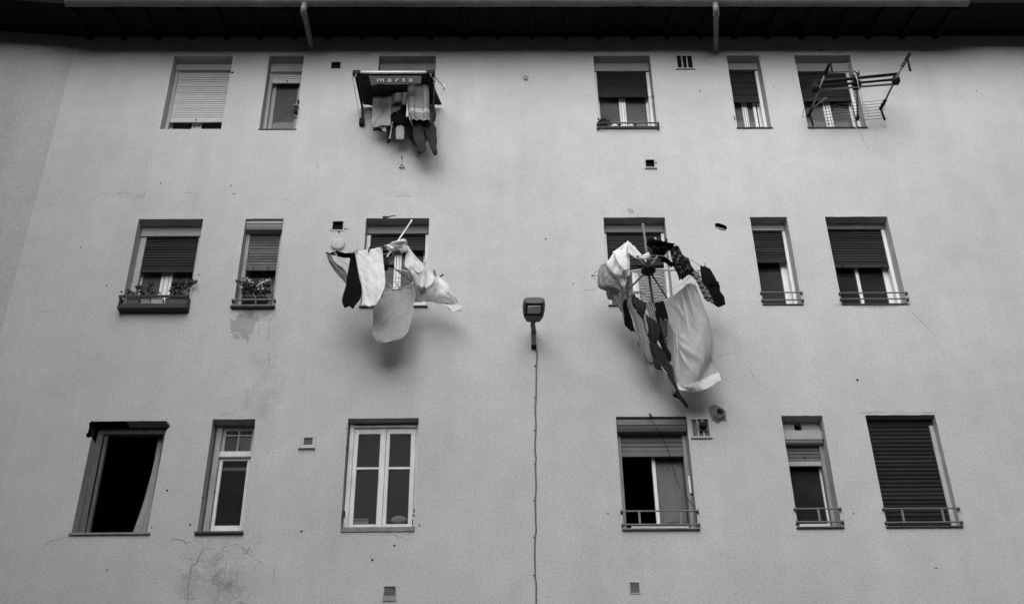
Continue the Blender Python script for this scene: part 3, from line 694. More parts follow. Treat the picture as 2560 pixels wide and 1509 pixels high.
bay_vent('V2', 'three-bay vent with pale frame under the eave beside a downpipe', 'hole')
v7 = bay_vent('V7', 'three-bay glass vent with a black pipe end, beside the window with the grey shutter', 'ventdark')
p0, p1 = (2.438, -0.000, 8.040), (2.519, -0.000, 7.980)
part(MB().box((p0[0], -.09, p1[2]), (p1[0], .019, p0[2]), .006), 'pipe_end', M['black'], v7)
part(MB().box((p0[0]-.02, -.012, p1[2]-.02), (p1[0]+.02, -.009, p0[2]+.02), .001), 'pipe_flange', M['ventgrey'], v7)
a, b = VENT['V3']
t_ = thing('wall_vent', mid(a, b), 'square black vent with a pale ledge, alone on the wall above the right-hand dryer', 'vent', 'vents in the facade')
for q in ring(a, b, .010, -.006, .02): part(MB().box(*q, .001), 'rim', M['jamb'], t_)
part(MB().box((a[0]-.02, -.03, b[2]-.024), (b[0]+.03, .0, b[2]-.010), .002), 'ledge', M['vent'], t_)
part(MB().box((a[0]+.002, .06, b[2]+.002), (b[0]-.002, .065, a[2]-.002)), 'mesh_screen', M['hole'], t_)
a, b = VENT['V4']
t_ = thing('wall_vent', mid(a, b), 'square black vent ringed by chipped plaster, above the round white cover', 'vent', 'vents in the facade')
for q in ring(a, b, .022, -.010, .02): part(MB().box(*q, .003), 'frame', M['vent'], t_)
part(MB().box((a[0]+.002, .05, b[2]+.002), (b[0]-.002, .055, a[2]-.002)), 'mesh_screen', M['hole'], t_)
c = (-2.010, -0.000, 10.696); 
t_ = thing('vent_cover', c, 'round white domed vent cover below the chipped square vent', 'vent cover')
cv = MB(); nn = 28
for rr_, yy in ((.088, -.001), (.088, -.022), (.082, -.030), (.070, -.036), (.04, -.042), (.0, -.043)):
    cv.v += [(c[0]+rr_*math.cos(2*math.pi*i/nn), yy, c[2]+rr_*math.sin(2*math.pi*i/nn)) for i in range(nn)]
for q in range(5):
    cv.f += [(q*nn+i, q*nn+(i+1) % nn, (q+1)*nn+(i+1) % nn, (q+1)*nn+i) for i in range(nn)]
part(cv, 'disc', M['wall'], t_, True)
part(MB().tube([(c[0], .0, c[2]), (c[0], -.012, c[2])], .096, 28), 'flange', M['jamb'], t_)
a, b = VENT['V6']
t_ = thing('wall_vent', mid(a, b), 'small square vent with wide pale frame between the narrow window and the white casement', 'vent', 'vents in the facade')
for q in ring(a, b, .04, -.012, .01): part(MB().box(*q, .004), 'frame', M['vent'], t_)
part(MB().box((a[0]-.06, -.035, b[2]-.055), (b[0]+.04, .0, b[2]-.04), .003), 'ledge', M['vent'], t_)
for i in range(8):
    z = b[2]+(i+.5)*(a[2]-b[2])/8; part(MB().bar((a[0], .012, z), (b[0], .012, z), .02, .006, (0, 1, 1)), 'slat', M['boxdark'], t_)
a, b = VENT['V9']
t_ = thing('wall_vent', mid(a, b), 'dark louvred vent with a tilted lip, low on the wall below the white casement', 'vent', 'vents in the facade')
for q in ring(a, b, .012, -.010, .01): part(MB().box(*q, .002), 'frame', M['ventgrey'], t_)
for i in range(11):
    z = b[2]+(i+.5)*(a[2]-b[2])/11; part(MB().bar((a[0], .008, z), (b[0], .008, z), .02, .006, (0, 1, 1)), 'slat', M['ventgrey'], t_)
part(MB().bar((a[0]-.02, -.03, b[2]-.02), (b[0]+.02, -.03, b[2]-.02), .05, .008, (0, 1, .5)), 'lip', M['vent'], t_)
a, b = VENT['V10']
t_ = thing('wall_vent', mid(a, b), 'grey square louvred vent, low on the wall right of the lamp cable', 'vent', 'vents in the facade')
for q in ring(a, b, .012, -.010, .01): part(MB().box(*q, .002), 'frame', M['vent'], t_)
for i in range(12):
    z = b[2]+(i+.5)*(a[2]-b[2])/12; part(MB().bar((a[0], .006, z), (b[0], .006, z), .018, .006, (0, 1, 1)), 'slat', M['ventgrey'], t_)
# flue stub in a ragged cement patch
c = (2.698, -0.000, 8.183)
pol = jag([p[::2] for p in ((2.574, -0.000, 8.273), (2.651, -0.000, 8.307), (2.722, -0.000, 8.286), (2.729, -0.000, 8.238), (2.781, -0.000, 8.217), (2.774, -0.000, 8.081), (2.714, -0.000, 8.101), (2.673, -0.000, 8.061), (2.604, -0.000, 8.095), (2.582, -0.000, 8.177))], .008, 9)
t_ = thing('flue_pipe', (c[0], 0, c[2]), 'short metal flue stub in a ragged patch of dark cement', 'flue')
part(MB().plate(pol, -.006, .001), 'cement_patch', M['cement'], t_)
mm = MB().tube([(c[0]-.01, .0, c[2]-.02), (c[0], -.03, c[2]-.01), (c[0]+.003, -.075, c[2])], .046, 18, caps=False); part(mm, 'pipe', M['metal'], t_, True)
part(MB().tube([(c[0]+.003, -.068, c[2]), (c[0]+.003, -.078, c[2])], .050, 18, caps=False), 'pipe_rim', M['metal'], t_, True)
part(MB().tube([(c[0]-.01, .002, c[2]-.02), (c[0]-.01, -.012, c[2]-.02)], .075, 18), 'collar', M['cement'], t_, True)
part(MB().tube([(c[0]-.005, -.016, c[2]-.012), (c[0]-.005, -.02, c[2]-.012)], .042, 16), 'inside', M['hole'], t_)
# chipped plaster, hooks, nails
def chip(pts_, name, mat, depth=.004, parent=bld, amp=.004, seed=1):
    part(MB().plate(jag([p[::2] for p in pts_], amp, seed, .03), -depth, .0005), name, M[mat], parent)
part(MB().plate(jag([p[::2] for p in ((-1.452, -0.000, 11.143), (-1.446, -0.000, 11.168), (-1.392, -0.000, 11.159), (-1.285, -0.000, 11.181), (-1.282, -0.000, 11.167), (-1.378, -0.000, 11.142), (-1.417, -0.000, 11.114), (-1.450, -0.000, 11.114))], .003, 4, .03), -.003, .0005), 'chipped_plaster', M['brick'], bld)
for i, (q0, w_) in enumerate((((-2.113, -0.000, 10.994), .02), ((-2.106, -0.000, 11.083), .012), ((-1.962, -0.000, 11.086), .012), ((-1.946, -0.000, 10.952), .018), ((-2.007, -0.000, 10.909), .016), ((-1.910, -0.000, 10.955), .009), ((-2.115, -0.000, 10.936), .02))):
    chip([(q0[0]-w_, 0, q0[2]-w_*.8), (q0[0]+w_*.7, 0, q0[2]-w_), (q0[0]+w_, 0, q0[2]+w_*.7), (q0[0]-w_*.6, 0, q0[2]+w_)], 'chipped_plaster', 'brick', .003, bld, .006, i)
NAILS = ((0.697, -0.000, 10.777), (1.038, -0.000, 10.064), (-3.753, -0.000, 10.231), (-4.898, -0.000, 10.073), (-1.344, -0.000, 6.403), (1.295, -0.000, 6.926), (-3.723, -0.000, 7.250), (-3.827, -0.000, 6.801), (-4.241, -0.000, 6.311), (-0.833, -0.000, 6.804), (-1.106, -0.000, 6.567), (2.529, -0.000, 6.435),
         (2.990, -0.000, 13.394), (6.978, -0.000, 13.379), (-4.461, -0.000, 11.728), (-5.337, -0.000, 10.672), (4.433, -0.000, 8.640), (1.869, -0.000, 8.175), (2.252, -0.000, 12.062), (-3.511, -0.000, 11.684), (-3.402, -0.000, 6.830), (4.087, -0.000, 6.911), (4.860, -0.000, 14.196), (-1.736, -0.000, 8.028), (-2.153, -0.000, 6.744), (4.067, -0.000, 13.475), (-3.460, -0.000, 11.545), (-3.306, -0.000, 7.159))
for i, q in enumerate(NAILS):
    w_ = (.014, .009, .012, .011, .016, .008)[i % 6]
    part(MB().plate(jag([(q[0]+w_*math.cos(t)*(.7+.5*rnd.random()), q[2]+w_*math.sin(t)*(.7+.5*rnd.random())) for t in [k*math.pi/3 for k in range(6)]], .002, i, .02), -.004, .0005), 'pockmark', M['brick'], bld)
q = (-1.229, -0.000, 12.003); t0 = (-1.235, -0.000, 12.165)
t_ = thing('hanging_ring', t0, 'small triangular iron ring on a wire, under the awning rack', 'ring')
part(MB().tube([(t0[0], -.01, t0[2]), (q[0], -.012, q[2]+.035)], .0025, 5), 'wire', M['cable'], t_)
r3 = [Vector((q[0]-.032, -.015, q[2]-.025)), Vector((q[0]+.034, -.015, q[2]-.03)), Vector((q[0], -.015, q[2]+.04))]
part(MB().tube([r3[0], r3[1], r3[2], r3[0], r3[1]], .006, 6), 'loop', M['black'], t_)
part(MB().tube([(t0[0], .0, t0[2]), (t0[0], -.03, t0[2])], .010, 8), 'hook', M['cable'], t_)
q = (0.493, -0.000, 13.633)
t_ = thing('wall_hook', q, 'small rusty hook ring high between the banner rack and the right-hand windows', 'hook')
part(MB().tube([(q[0]+.035*math.cos(t), -.02, q[2]+.012+.035*math.sin(t)) for t in [k*math.pi/6 for k in range(13)]], .005, 6), 'loop', M['cable'], t_)
part(MB().tube([(q[0], .0, q[2]-.02), (q[0], -.03, q[2]-.02)], .010, 8), 'stem', M['cable'], t_)
q = (0.316, -0.000, 15.276)
# cracks: thin dark fissures in the paint skin
def crack(pts_, w_=.0035, CR=None):
    r_ = random.Random(len(CR.v)); P_ = smooth_pts([Vector(p) for p in pts_], 6); L_, R_ = [], []
    for i, p in enumerate(P_):
        d = (P_[min(i+1, len(P_)-1)]-P_[max(i-1, 0)]).normalized(); n_ = Vector((-d.z, 0, d.x)); k = w_*(.4+1.0*r_.random())*(1-.8*abs(2*i/(len(P_)-1)-1)**3)
        p = p + n_*r_.uniform(-.006, .006); L_.append(p+n_*k+Vector((0, -.0012, 0))); R_.append(p-n_*k+Vector((0, -.0012, 0)))
    n_ = len(P_); CR.add(L_+R_, [(i, i+1, n_+i+1, n_+i) for i in range(n_-1)])
CRD, CRH = MB(), MB()
for c_ in (((-5.902, -0.000, 11.366), (-5.837, -0.000, 11.377)), ((-5.286, -0.000, 11.526), (-5.238, -0.000, 11.561), (-5.172, -0.000, 11.569), (-5.121, -0.000, 11.551)), ((-5.018, -0.000, 11.539), (-4.970, -0.000, 11.573), (-4.893, -0.000, 11.559)), ((-4.764, -0.000, 11.472), (-4.736, -0.000, 11.510)), ((-4.112, -0.000, 11.547), (-4.026, -0.000, 11.564), (-3.932, -0.000, 11.521)),
           ((-4.669, -0.000, 11.515), (-4.639, -0.000, 11.584)), ((-2.769, -0.000, 11.455), (-2.683, -0.000, 11.403)), ((-2.386, -0.000, 12.115), (-2.369, -0.000, 11.954)), ((-1.332, -0.000, 11.493), (-1.067, -0.000, 11.495)),
           ((-5.647, -0.000, 9.658), (-5.566, -0.000, 9.692), (-5.469, -0.000, 9.683)), ((-4.970, -0.000, 9.616), (-4.909, -0.000, 9.661)), ((-5.087, -0.000, 8.736), (-5.063, -0.000, 8.806)), ((-3.205, -0.000, 8.191), (-3.197, -0.000, 8.225), (-3.064, -0.000, 8.220)), ((-3.034, -0.000, 8.223), (-2.988, -0.000, 8.182), (-2.967, -0.000, 8.216)),
           ((-5.019, -0.000, 6.535), (-4.939, -0.000, 6.635), (-4.823, -0.000, 6.676), (-4.737, -0.000, 6.700)), ((-4.834, -0.000, 7.386), (-4.749, -0.000, 7.398)), ((-3.624, -0.000, 6.654), (-3.477, -0.000, 6.653), (-3.421, -0.000, 6.611), (-3.362, -0.000, 6.636)),
           ((-3.304, -0.000, 5.925), (-3.322, -0.000, 6.096), (-3.323, -0.000, 6.303), (-3.315, -0.000, 6.367), (-3.276, -0.000, 6.373), (-3.250, -0.000, 6.467), (-3.210, -0.000, 6.549)), ((-3.194, -0.000, 6.555), (-3.147, -0.000, 6.543), (-3.091, -0.000, 6.542)),
           ((-2.939, -0.000, 6.642), (-2.996, -0.000, 6.547), (-3.003, -0.000, 6.465)), ((-2.991, -0.000, 6.512), (-2.890, -0.000, 6.511)), ((-2.791, -0.000, 6.581), (-2.772, -0.000, 6.510), (-2.771, -0.000, 6.451)), ((-2.770, -0.000, 6.492), (-2.731, -0.000, 6.492), (-2.720, -0.000, 6.551), (-2.686, -0.000, 6.551)), ((-2.724, -0.000, 6.486), (-2.641, -0.000, 6.438)),
           ((-3.410, -0.000, 6.492), (-3.416, -0.000, 6.374)), ((-3.454, -0.000, 6.287), (-3.418, -0.000, 6.310)), ((-2.908, -0.000, 6.046), (-2.810, -0.000, 6.057)), ((-2.807, -0.000, 6.322), (-2.820, -0.000, 6.148)),
           ((-2.789, -0.000, 9.543), (-2.766, -0.000, 9.246)), ((-2.889, -0.000, 9.469), (-2.905, -0.000, 9.321)), ((-2.659, -0.000, 8.983), (-2.632, -0.000, 9.019)), ((-2.682, -0.000, 9.747), (-2.635, -0.000, 9.793)), ((-2.740, -0.000, 8.926), (-2.745, -0.000, 9.071)),
           ((3.122, -0.000, 8.860), (3.160, -0.000, 8.717), (3.232, -0.000, 8.596)), ((2.747, -0.000, 8.971), (2.852, -0.000, 9.014), (2.967, -0.000, 9.028)), ((5.241, -0.000, 9.648), (5.316, -0.000, 9.572), (5.435, -0.000, 9.397), (5.539, -0.000, 9.225)), ((4.891, -0.000, 9.750), (4.900, -0.000, 9.658)),
           ((5.154, -0.000, 12.621), (5.176, -0.000, 12.425), (5.237, -0.000, 12.286)), ((4.353, -0.000, 8.185), (4.746, -0.000, 8.196)), ((4.771, -0.000, 8.196), (5.087, -0.000, 8.184), (5.381, -0.000, 8.187)),
           ((-1.724, -0.000, 6.716), (-1.519, -0.000, 6.703), (-1.234, -0.000, 6.700), (-1.167, -0.000, 6.712), (-1.039, -0.000, 6.662), (-0.947, -0.000, 6.626)), ((-1.041, -0.000, 6.693), (-0.916, -0.000, 6.704), (-0.888, -0.000, 6.734)), ((-2.407, -0.000, 6.377), (-2.405, -0.000, 6.122)), ((-2.629, -0.000, 6.628), (-2.595, -0.000, 6.622)), ((-2.623, -0.000, 6.676), (-2.608, -0.000, 6.697)),
           ((1.308, -0.000, 13.324), (1.452, -0.000, 13.304)), ((1.153, -0.000, 9.962), (1.323, -0.000, 9.984)), ((3.288, -0.000, 8.241), (3.313, -0.000, 8.232)), ((2.618, -0.000, 5.979), (2.651, -0.000, 5.979))):
    c0 = c_[0]; deep = -3.9 < c0[0] < -2.4 and c0[2] < 7.0
    deep = deep and len(c_) > 3; crack(c_, .003 if deep else .0026, CRD if deep else CRH)
rc_ = random.Random(21); ca, cb_ = (-3.363, -0.000, 6.646), (-2.608, -0.000, 5.919)
for _ in range(20):                              # crazing of the paint skin under the narrow window
    p = Vector((rc_.uniform(ca[0], cb_[0]), 0, rc_.uniform(cb_[2], ca[2]))); a_ = rc_.uniform(-2.4, -.7) if rc_.random() < .6 else rc_.uniform(-.5, .5); path_ = [p]
    for k in range(rc_.randint(2, 4)):
        a_ += rc_.uniform(-.7, .7); p = p + Vector((math.cos(a_), 0, math.sin(a_)))*rc_.uniform(.025, .07); path_.append(p)
    crack(path_, .0022, CRH)
    if rc_.random() < .5: crack([path_[1], path_[1]+Vector((rc_.uniform(-.05, .05), 0, rc_.uniform(-.05, .02)))*1.2], .0018, CRH)
for cm, mt in ((CRD, 'brick'), (CRH, 'hairline')):
    co = part(cm, 'cracks', M[mt]); co['kind'] = 'stuff'
for i, (q, w_, h_) in enumerate((((-1.709, -0.000, 7.767), .006, .04), ((-1.705, -0.000, 7.859), .005, .03), ((-1.685, -0.000, 6.948), .010, .05), ((-0.899, -0.000, 6.982), .006, .03), ((-0.902, -0.000, 6.928), .012, .016), ((-0.912, -0.000, 6.846), .006, .035), ((-0.907, -0.000, 6.780), .02, .012), ((-3.740, -0.000, 13.772), .022, .018), ((3.424, -0.000, 12.873), .008, .04),
                               ((-3.838, -0.000, 8.102), .016, .014), ((-4.661, -0.000, 12.303), .001, .001), ((-3.280, -0.000, 9.736), .03, .012), ((-2.785, -0.000, 9.902), .012, .008), ((3.409, -0.000, 6.774), .008, .008), ((3.950, -0.000, 6.774), .010, .008), ((4.891, -0.000, 6.249), .01, .01), ((-3.309, -0.000, 7.161), .012, .010))):
    part(MB().plate(jag([(q[0]-w_, q[2]-h_*.8), (q[0]+w_*.8, q[2]-h_), (q[0]+w_, q[2]+h_*.7), (q[0]-w_*.5, q[2]+h_)], min(w_, h_)*.4, i+40, .02), -.003, .0005), 'chipped_plaster', M['brick'], bld)
chipin = jag([p[::2] for p in ((2.966, -0.000, 11.005), (3.018, -0.000, 10.979), (3.064, -0.000, 10.971), (3.078, -0.000, 10.937), (3.026, -0.000, 10.937), (2.970, -0.000, 10.971))], .006, 15)
part(MB().plate(chipin, .03, .06), 'broken_masonry', M['cement'], bld)
# wall lamp and its cable
a0 = (0.508, -0.040, 9.315)
L = thing('wall_lamp', (a0[0], 0, a0[2]), 'dark street lamp head reaching out from the bare wall between the dryers', 'lamp')
cxl = (0.498, -0.800, 9.237)[0]; zl = (0.515, -0.270, 9.323)[2]
def lamp_sec(y, w_, zt, zb, n_=16):
    return [(cxl + w_*math.copysign(abs(math.cos(t))**.55, math.cos(t)), y, (zt+zb)/2 + (zt-zb)/2*math.copysign(abs(math.sin(t))**.6, math.sin(t))) for t in [2*math.pi*i/n_ for i in range(n_)]]
secs = [(-.27, .088, .05, 0), (-.40, .122, .09, -.002), (-.55, .135, .13, -.004), (-.72, .136, .14, -.004), (-.86, .126, .12, -.002), (-.915, .112, .08, .0)]
lm = MB()
secs = [(-.27-(-y-.27)*.66, w_, t*.9, b) for (y, w_, t, b) in secs]
for (y, w_, t, b) in secs: lm.v += lamp_sec(y, w_, zl+t, zl+b)
n_ = 16
for s_ in range(len(secs)-1): lm.f += [(s_*n_+i, s_*n_+(i+1) % n_, (s_+1)*n_+(i+1) % n_, (s_+1)*n_+i) for i in range(n_)]
lm.f += [tuple(range(n_)), tuple((len(secs)-1)*n_+i for i in range(n_))]
part(lm, 'housing', M['lamp'], L)
part(MB().box((cxl-.118, -.462, zl-.016), (cxl+.118, -.432, zl-.002), .004), 'gasket', M['black'], L)
part(MB().box((cxl-.105, -.675, zl-.014), (cxl+.105, -.464, zl-.003), .006), 'bezel', M['black'], L)
part(MB().box((cxl-.078, -.665, zl-.024), (cxl+.078, -.50, zl-.010), .008), 'lens', M['lens'], L)
for i in range(1, 8):
    x = cxl-.078+.156*i/8; part(MB().box((x-.0018, -.665, zl-.0265), (x+.0018, -.50, zl-.0235)), 'lens_rib', M['lamp'], L)
for i in range(1, 9):
    y = -.665+.165*i/9; part(MB().box((cxl-.078, y-.0018, zl-.0262), (cxl+.078, y+.0018, zl-.0233)), 'lens_rib', M['lamp'], L)
bz0, bz1 = (0.504, -0.050, 9.113)[2], (0.509, -0.050, 9.350)[2]; bx = (0.506, -0.050, 9.220)[0]
part(MB().tube([(cxl, -.30, zl+.035), (cxl-.005, -.16, zl+.02), (bx+.008, -.06, zl-.01)], .030, 12), 'neck', M['greytube'], L, True)
part(MB().box((bx-.03, -.075, bz0), (bx+.026, -.004, bz1+.05), .006), 'bracket', M['lamp'], L)
part(MB().box((bx-.034, -.08, bz0-.012), (bx+.030, -.0, bz0+.008), .003), 'bracket_foot', M['black'], L)
part(MB().tube([(bx, -.07, bz0+.05), (bx, -.082, bz0+.05)], .010, 8), 'bolt', M['black'], L)
cpts = [(0.525, -0.020, 9.125), (0.543, -0.012, 9.068), (0.542, -0.012, 9.014), (0.530, -0.012, 8.841), (0.523, -0.012, 8.642), (0.515, -0.012, 8.419), (0.501, -0.012, 8.254), (0.506, -0.012, 8.064), (0.498, -0.012, 7.930), (0.485, -0.012, 7.731), (0.496, -0.012, 7.609),
        (0.486, -0.012, 7.531), (0.488, -0.012, 7.262), (0.474, -0.012, 7.086), (0.473, -0.012, 6.864), (0.475, -0.012, 6.729), (0.461, -0.012, 6.645), (0.454, -0.012, 6.442), (0.453, -0.012, 6.207), (0.462, -0.012, 6.092), (0.457, -0.012, 5.882)]
last = cpts[-1]
cb = thing('lamp_cable', (last[0], 0, 0), 'grey cable clipped to the wall, hanging straight down from the lamp', 'cable')
part(MB().tube(smooth_pts(cpts + [(last[0], -.012, last[2]-1.2), (last[0]+.02, -.012, 2.0), (last[0], -.012, .0)], 5), .009, 7), 'cable', M['cable'], cb, True)
for q in ((0.521, -0.000, 8.860), (0.508, -0.000, 8.425), (0.493, -0.000, 7.982), (0.485, -0.000, 7.543), (0.470, -0.000, 7.094), (0.457, -0.000, 6.652), (0.447, -0.000, 6.208)):
    part(MB().box((q[0]-.018, -.018, q[2]-.004), (q[0]+.010, -.0, q[2]+.004), .002), 'clip', M['cable'], cb)
# ---------------------------------------------------------------- cloth
def resample(row, n):
    P_ = [Vector(p) for p in row]
    if len(P_) == 1: return [P_[0].copy() for _ in range(n)]
    ds = [0.0]
    for i in range(len(P_)-1): ds.append(ds[-1] + max(1e-6, (P_[i+1]-P_[i]).length))
    out = []
    for k in range(n):
        s = ds[-1]*k/(n-1); i = 0
        while i < len(P_)-2 and ds[i+1] < s: i += 1
        t = (s-ds[i])/(ds[i+1]-ds[i]); a, b, c, d = P_[max(i-1, 0)], P_[i], P_[i+1], P_[min(i+2, len(P_)-1)]
        out.append(.5*((2*b)+(c-a)*t+(2*a-5*b+4*c-d)*t*t+(3*b-a-3*c+d)*t**3) if len(P_) > 2 else b.lerp(c, t))
    return out
def cloth_mesh(mb, uvs, rows, nu=22, nv=30, folds=3.0, amp=.012, wr=.010, seed=0, slant=0.0, th=.0025, bulge=False, creases=(), rc=8, gather=0.0):
    rr_c = random.Random(seed*13+1); CZ = list(creases)
    for _ in range(rc):
        ua = rr_c.random(); va = rr_c.uniform(-.1, .7); CZ.append((ua, va, ua+rr_c.uniform(-.35, .35), va+rr_c.uniform(.15, .6), rr_c.uniform(.018, .05), wr*rr_c.uniform(-.9, 1.1)))
    G = [resample(r_, nu) for r_ in rows]; cols = [resample([g_[j] for g_ in G], nv) for j in range(nu)]
    lu = sum((G[len(G)//2][j+1]-G[len(G)//2][j]).length for j in range(nu-1))*2.2; lv = sum((cols[nu//2][i+1]-cols[nu//2][i]).length for i in range(nv-1))*2.2
    S = Vector((seed*3.7, seed*1.3, seed*.7)); V0 = len(mb.v); pos = []
    for i in range(nv):
        for j in range(nu):
            p = cols[j][i]; u, v = j/(nu-1), i/(nv-1)
            e_ = .35+.65*v
            q = Vector((u*lu*5.0, v*lv*1.3, 0)) + S; q2 = p*9.0 + S
            fold = math.sin(2*math.pi*(folds*u + slant*v) + seed) if not bulge else 2*abs(math.sin(math.pi*(folds*u)))**.8 - 1
            off = amp*e_*fold + wr*e_*(noise.noise(q) + .5*noise.noise(q*2.3)) + wr*.22*noise.noise(q2)
            qr = Vector((u*lu*4.2 + v*lv*1.5, v*lv*.8, 3.1)) + S*.7; off += wr*.9*e_*((1-abs(noise.noise(qr)))**5)
            qs = Vector((u*lu*7.5 - v*lv*3.2, v*lv*1.7, 7.7)) + S; off += wr*.55*((1-abs(noise.noise(qs)))**7) - wr*.4*((1-abs(noise.noise(qs*1.7+Vector((2, 0, 0)))))**8)
            if gather and v > .84: off += gather*math.sin(95*u+3*noise.noise(Vector((u*9, 0, seed))))*min(1, (v-.84)*14)
            for (ua, va, ub, vb, cw_, ch_) in CZ:
                dx_, dy_ = ub-ua, vb-va; tt = max(0.0, min(1.0, ((u-ua)*dx_+(v-va)*dy_)/(dx_*dx_+dy_*dy_))); dd = math.hypot(u-ua-dx_*tt, v-va-dy_*tt)
                if dd < 3*cw_: off += ch_*math.exp(-(dd/cw_)**2)*math.sin(math.pi*min(1, tt+.12))
            pos.append(p + Vector((wr*.3*noise.noise(q+Vector((5, 0, 0))), -off, wr*.3*noise.noise(q+Vector((0, 0, 6))))))
    nrm = []
    for i in range(nv):
        for j in range(nu):
            a = pos[i*nu+min(j+1, nu-1)]-pos[i*nu+max(j-1, 0)]; b = pos[min(i+1, nv-1)*nu+j]-pos[max(i-1, 0)*nu+j]
            n_ = a.cross(b); nrm.append(n_.normalized() if n_.length > 1e-9 else Vector((0, -1, 0)))
    mb.v += [tuple(p+n_*th/2) for p, n_ in zip(pos, nrm)] + [tuple(p-n_*th/2) for p, n_ in zip(pos, nrm)]
    N = nu*nv
    def fuv(idx): return [((k % N) % nu/(nu-1), (k % N)//nu/(nv-1)) for k in idx]
    for i in range(nv-1):
        for j in range(nu-1):
            k = i*nu+j; f1 = (k, k+1, k+nu+1, k+nu); f2 = tuple(x+N for x in reversed(f1))
            for f in (f1, f2): mb.f.append(tuple(x+V0 for x in f)); uvs.append(fuv(f))
    rim = [(j, j+1) for j in range(nu-1)] + [((nv-1)*nu+j+1, (nv-1)*nu+j) for j in range(nu-1)] + [((i+1)*nu, i*nu) for i in range(nv-1)] + [(i*nu+nu-1, (i+1)*nu+nu-1) for i in range(nv-1)]
    for a, b in rim:
        f = (b, a, a+N, b+N); mb.f.append(tuple(x+V0 for x in f)); uvs.append(fuv(f))
    return pos
def cloth_tube(mb, uvs, path, rad, n=22, squash=.6, wr=.008, seed=0, sub=5):
    P_ = smooth_pts(path, sub); k = len(P_); rr_ = []
    for i in range(k):
        t = i/(k-1)*(len(rad)-1); a = min(int(t), len(rad)-2); rr_.append(rad[a]+(rad[a+1]-rad[a])*(t-a))
    t_ = MB(); t_.tube(P_, rr_, n, squash*.7)
    S = Vector((seed*2.1, 0, seed)); kk = len(P_)
    for idx in range(kk*n):                      # long creases round the sleeve
        i_, j_ = idx//n, idx % n; c_ = P_[i_]; t = i_/max(1, kk-1)
        f_ = 1 + .22*math.sin(3*2*math.pi*j_/n + seed + 4*t) + .16*math.sin(5*2*math.pi*j_/n + seed*2 - 7*t) + .18*noise.noise(Vector((t*6, j_*.6, seed)))
        t_.v[idx] = tuple(c_ + (Vector(t_.v[idx])-c_)*f_)
    b = len(mb.v); mb.v += [tuple(Vector(p)+Vector((noise.noise(Vector(p)*9+S), noise.noise(Vector(p)*9+S+Vector((7, 0, 0))), noise.noise(Vector(p)*9+S+Vector((0, 7, 0)))))*wr) for p in t_.v]
    for f in t_.f: mb.f.append(tuple(x+b for x in f)); uvs.append([((x % n)/n, (x//n)/max(1, k-1)) for x in f])
def garment(name, label, cat, mat, sheets=(), tubes=(), group=None, hang=None):
    mb, uvs = MB(), []
    for s_ in sheets: cloth_mesh(mb, uvs, **s_)
    for t_ in tubes: cloth_tube(mb, uvs, **t_)
    me = bpy.data.meshes.new(name); me.from_pydata(mb.v, [], mb.f)
    ul = me.uv_layers.new(name='UVMap')
    for p, us in zip(me.polygons, uvs):
        for li, q in zip(p.loop_indices, us): ul.data[li].uv = q
        p.use_smooth = True
    me.materials.append(M[mat]); o = link(bpy.data.objects.new(name, me))
    top = max(mb.v, key=lambda v: v[2]); o.location = top; me.transform(Matrix.Translation(-Vector(top)))
    tag(o, label, cat, group); o['hung'] = True; del o['hung']
    return o
PEGN = [0]
def peg(p, label, tilt=0.0, mat='peg'):
    e = thing('clothes_peg', p, label, 'clothes peg', 'clothes pegs on the lines')
    for s_ in (-1, 1):
        part(MB().bar((p[0]+s_*.006+tilt*.06, p[1], p[2]+.045), (p[0]+s_*.002-tilt*.03, p[1], p[2]-.03), .007, .012), 'prong', M[mat], e)
    part(MB().tube([(p[0]-.01, p[1], p[2]+.005), (p[0]+.01, p[1], p[2]+.005)], .006, 6), 'spring', M['metal'], e)

# ---------------------------------------------------------------- awning rack under the top window, with a lettered banner
zr = 13.08; FD = .69
AX0, AX1 = -1.875, -.800
aw = thing('laundry_awning', ((AX0+AX1)/2, 0, zr), 'dark tarpaulin-covered drying rack with white front tube, above the laundry', 'drying rack')
part(MB().tube([(AX0+.10, -FD, zr+.02), (AX1-.10, -FD, zr+.02)], .019, 12), 'front_tube', M['whitetube'], aw, True)
for x, s_ in ((AX0, 1), (AX1, -1)):
    part(MB().box((x-.02, -FD-.03, zr-.03), (x+.085, -FD+.06, zr+.05), .012) if s_ > 0 else MB().box((x-.085, -FD-.03, zr-.03), (x+.02, -FD+.06, zr+.05), .012), 'corner_block', M['black'], aw)
    part(MB().tube(smooth_pts([(x+s_*.09, -FD-.012, zr+.0), (x+s_*.045, -FD-.014, zr-.005), (x+s_*.028, -FD-.01, zr-.035), (x+s_*.026, -FD+.02, zr-.04)], 4), .009, 8), 'bent_tube', M['metal'], aw, True)
    part(MB().tube([(x+s_*.02, -FD, zr-.01), (x+s_*.035+.015, -.03, zr-.01)], .017, 10), 'side_tube', M['black'], aw, True)
    part(MB().tube([(x+s_*.035+.015, -.04, zr), (x+s_*.05+.02, -.05, zr-.33)], .020, 10), 'wall_leg', M['darktube'], aw, True)
    part(MB().box((x+s_*.03-.005, -.07, zr-.35), (x+s_*.06+.035, -.0, zr-.24), .006), 'foot_block', M['black'], aw)
    part(MB().tube([(x-s_*.03, -FD+.02, zr-.01), (x+s_*.03, -.05, zr-.22)], .004, 6), 'stay', M['line'], aw)
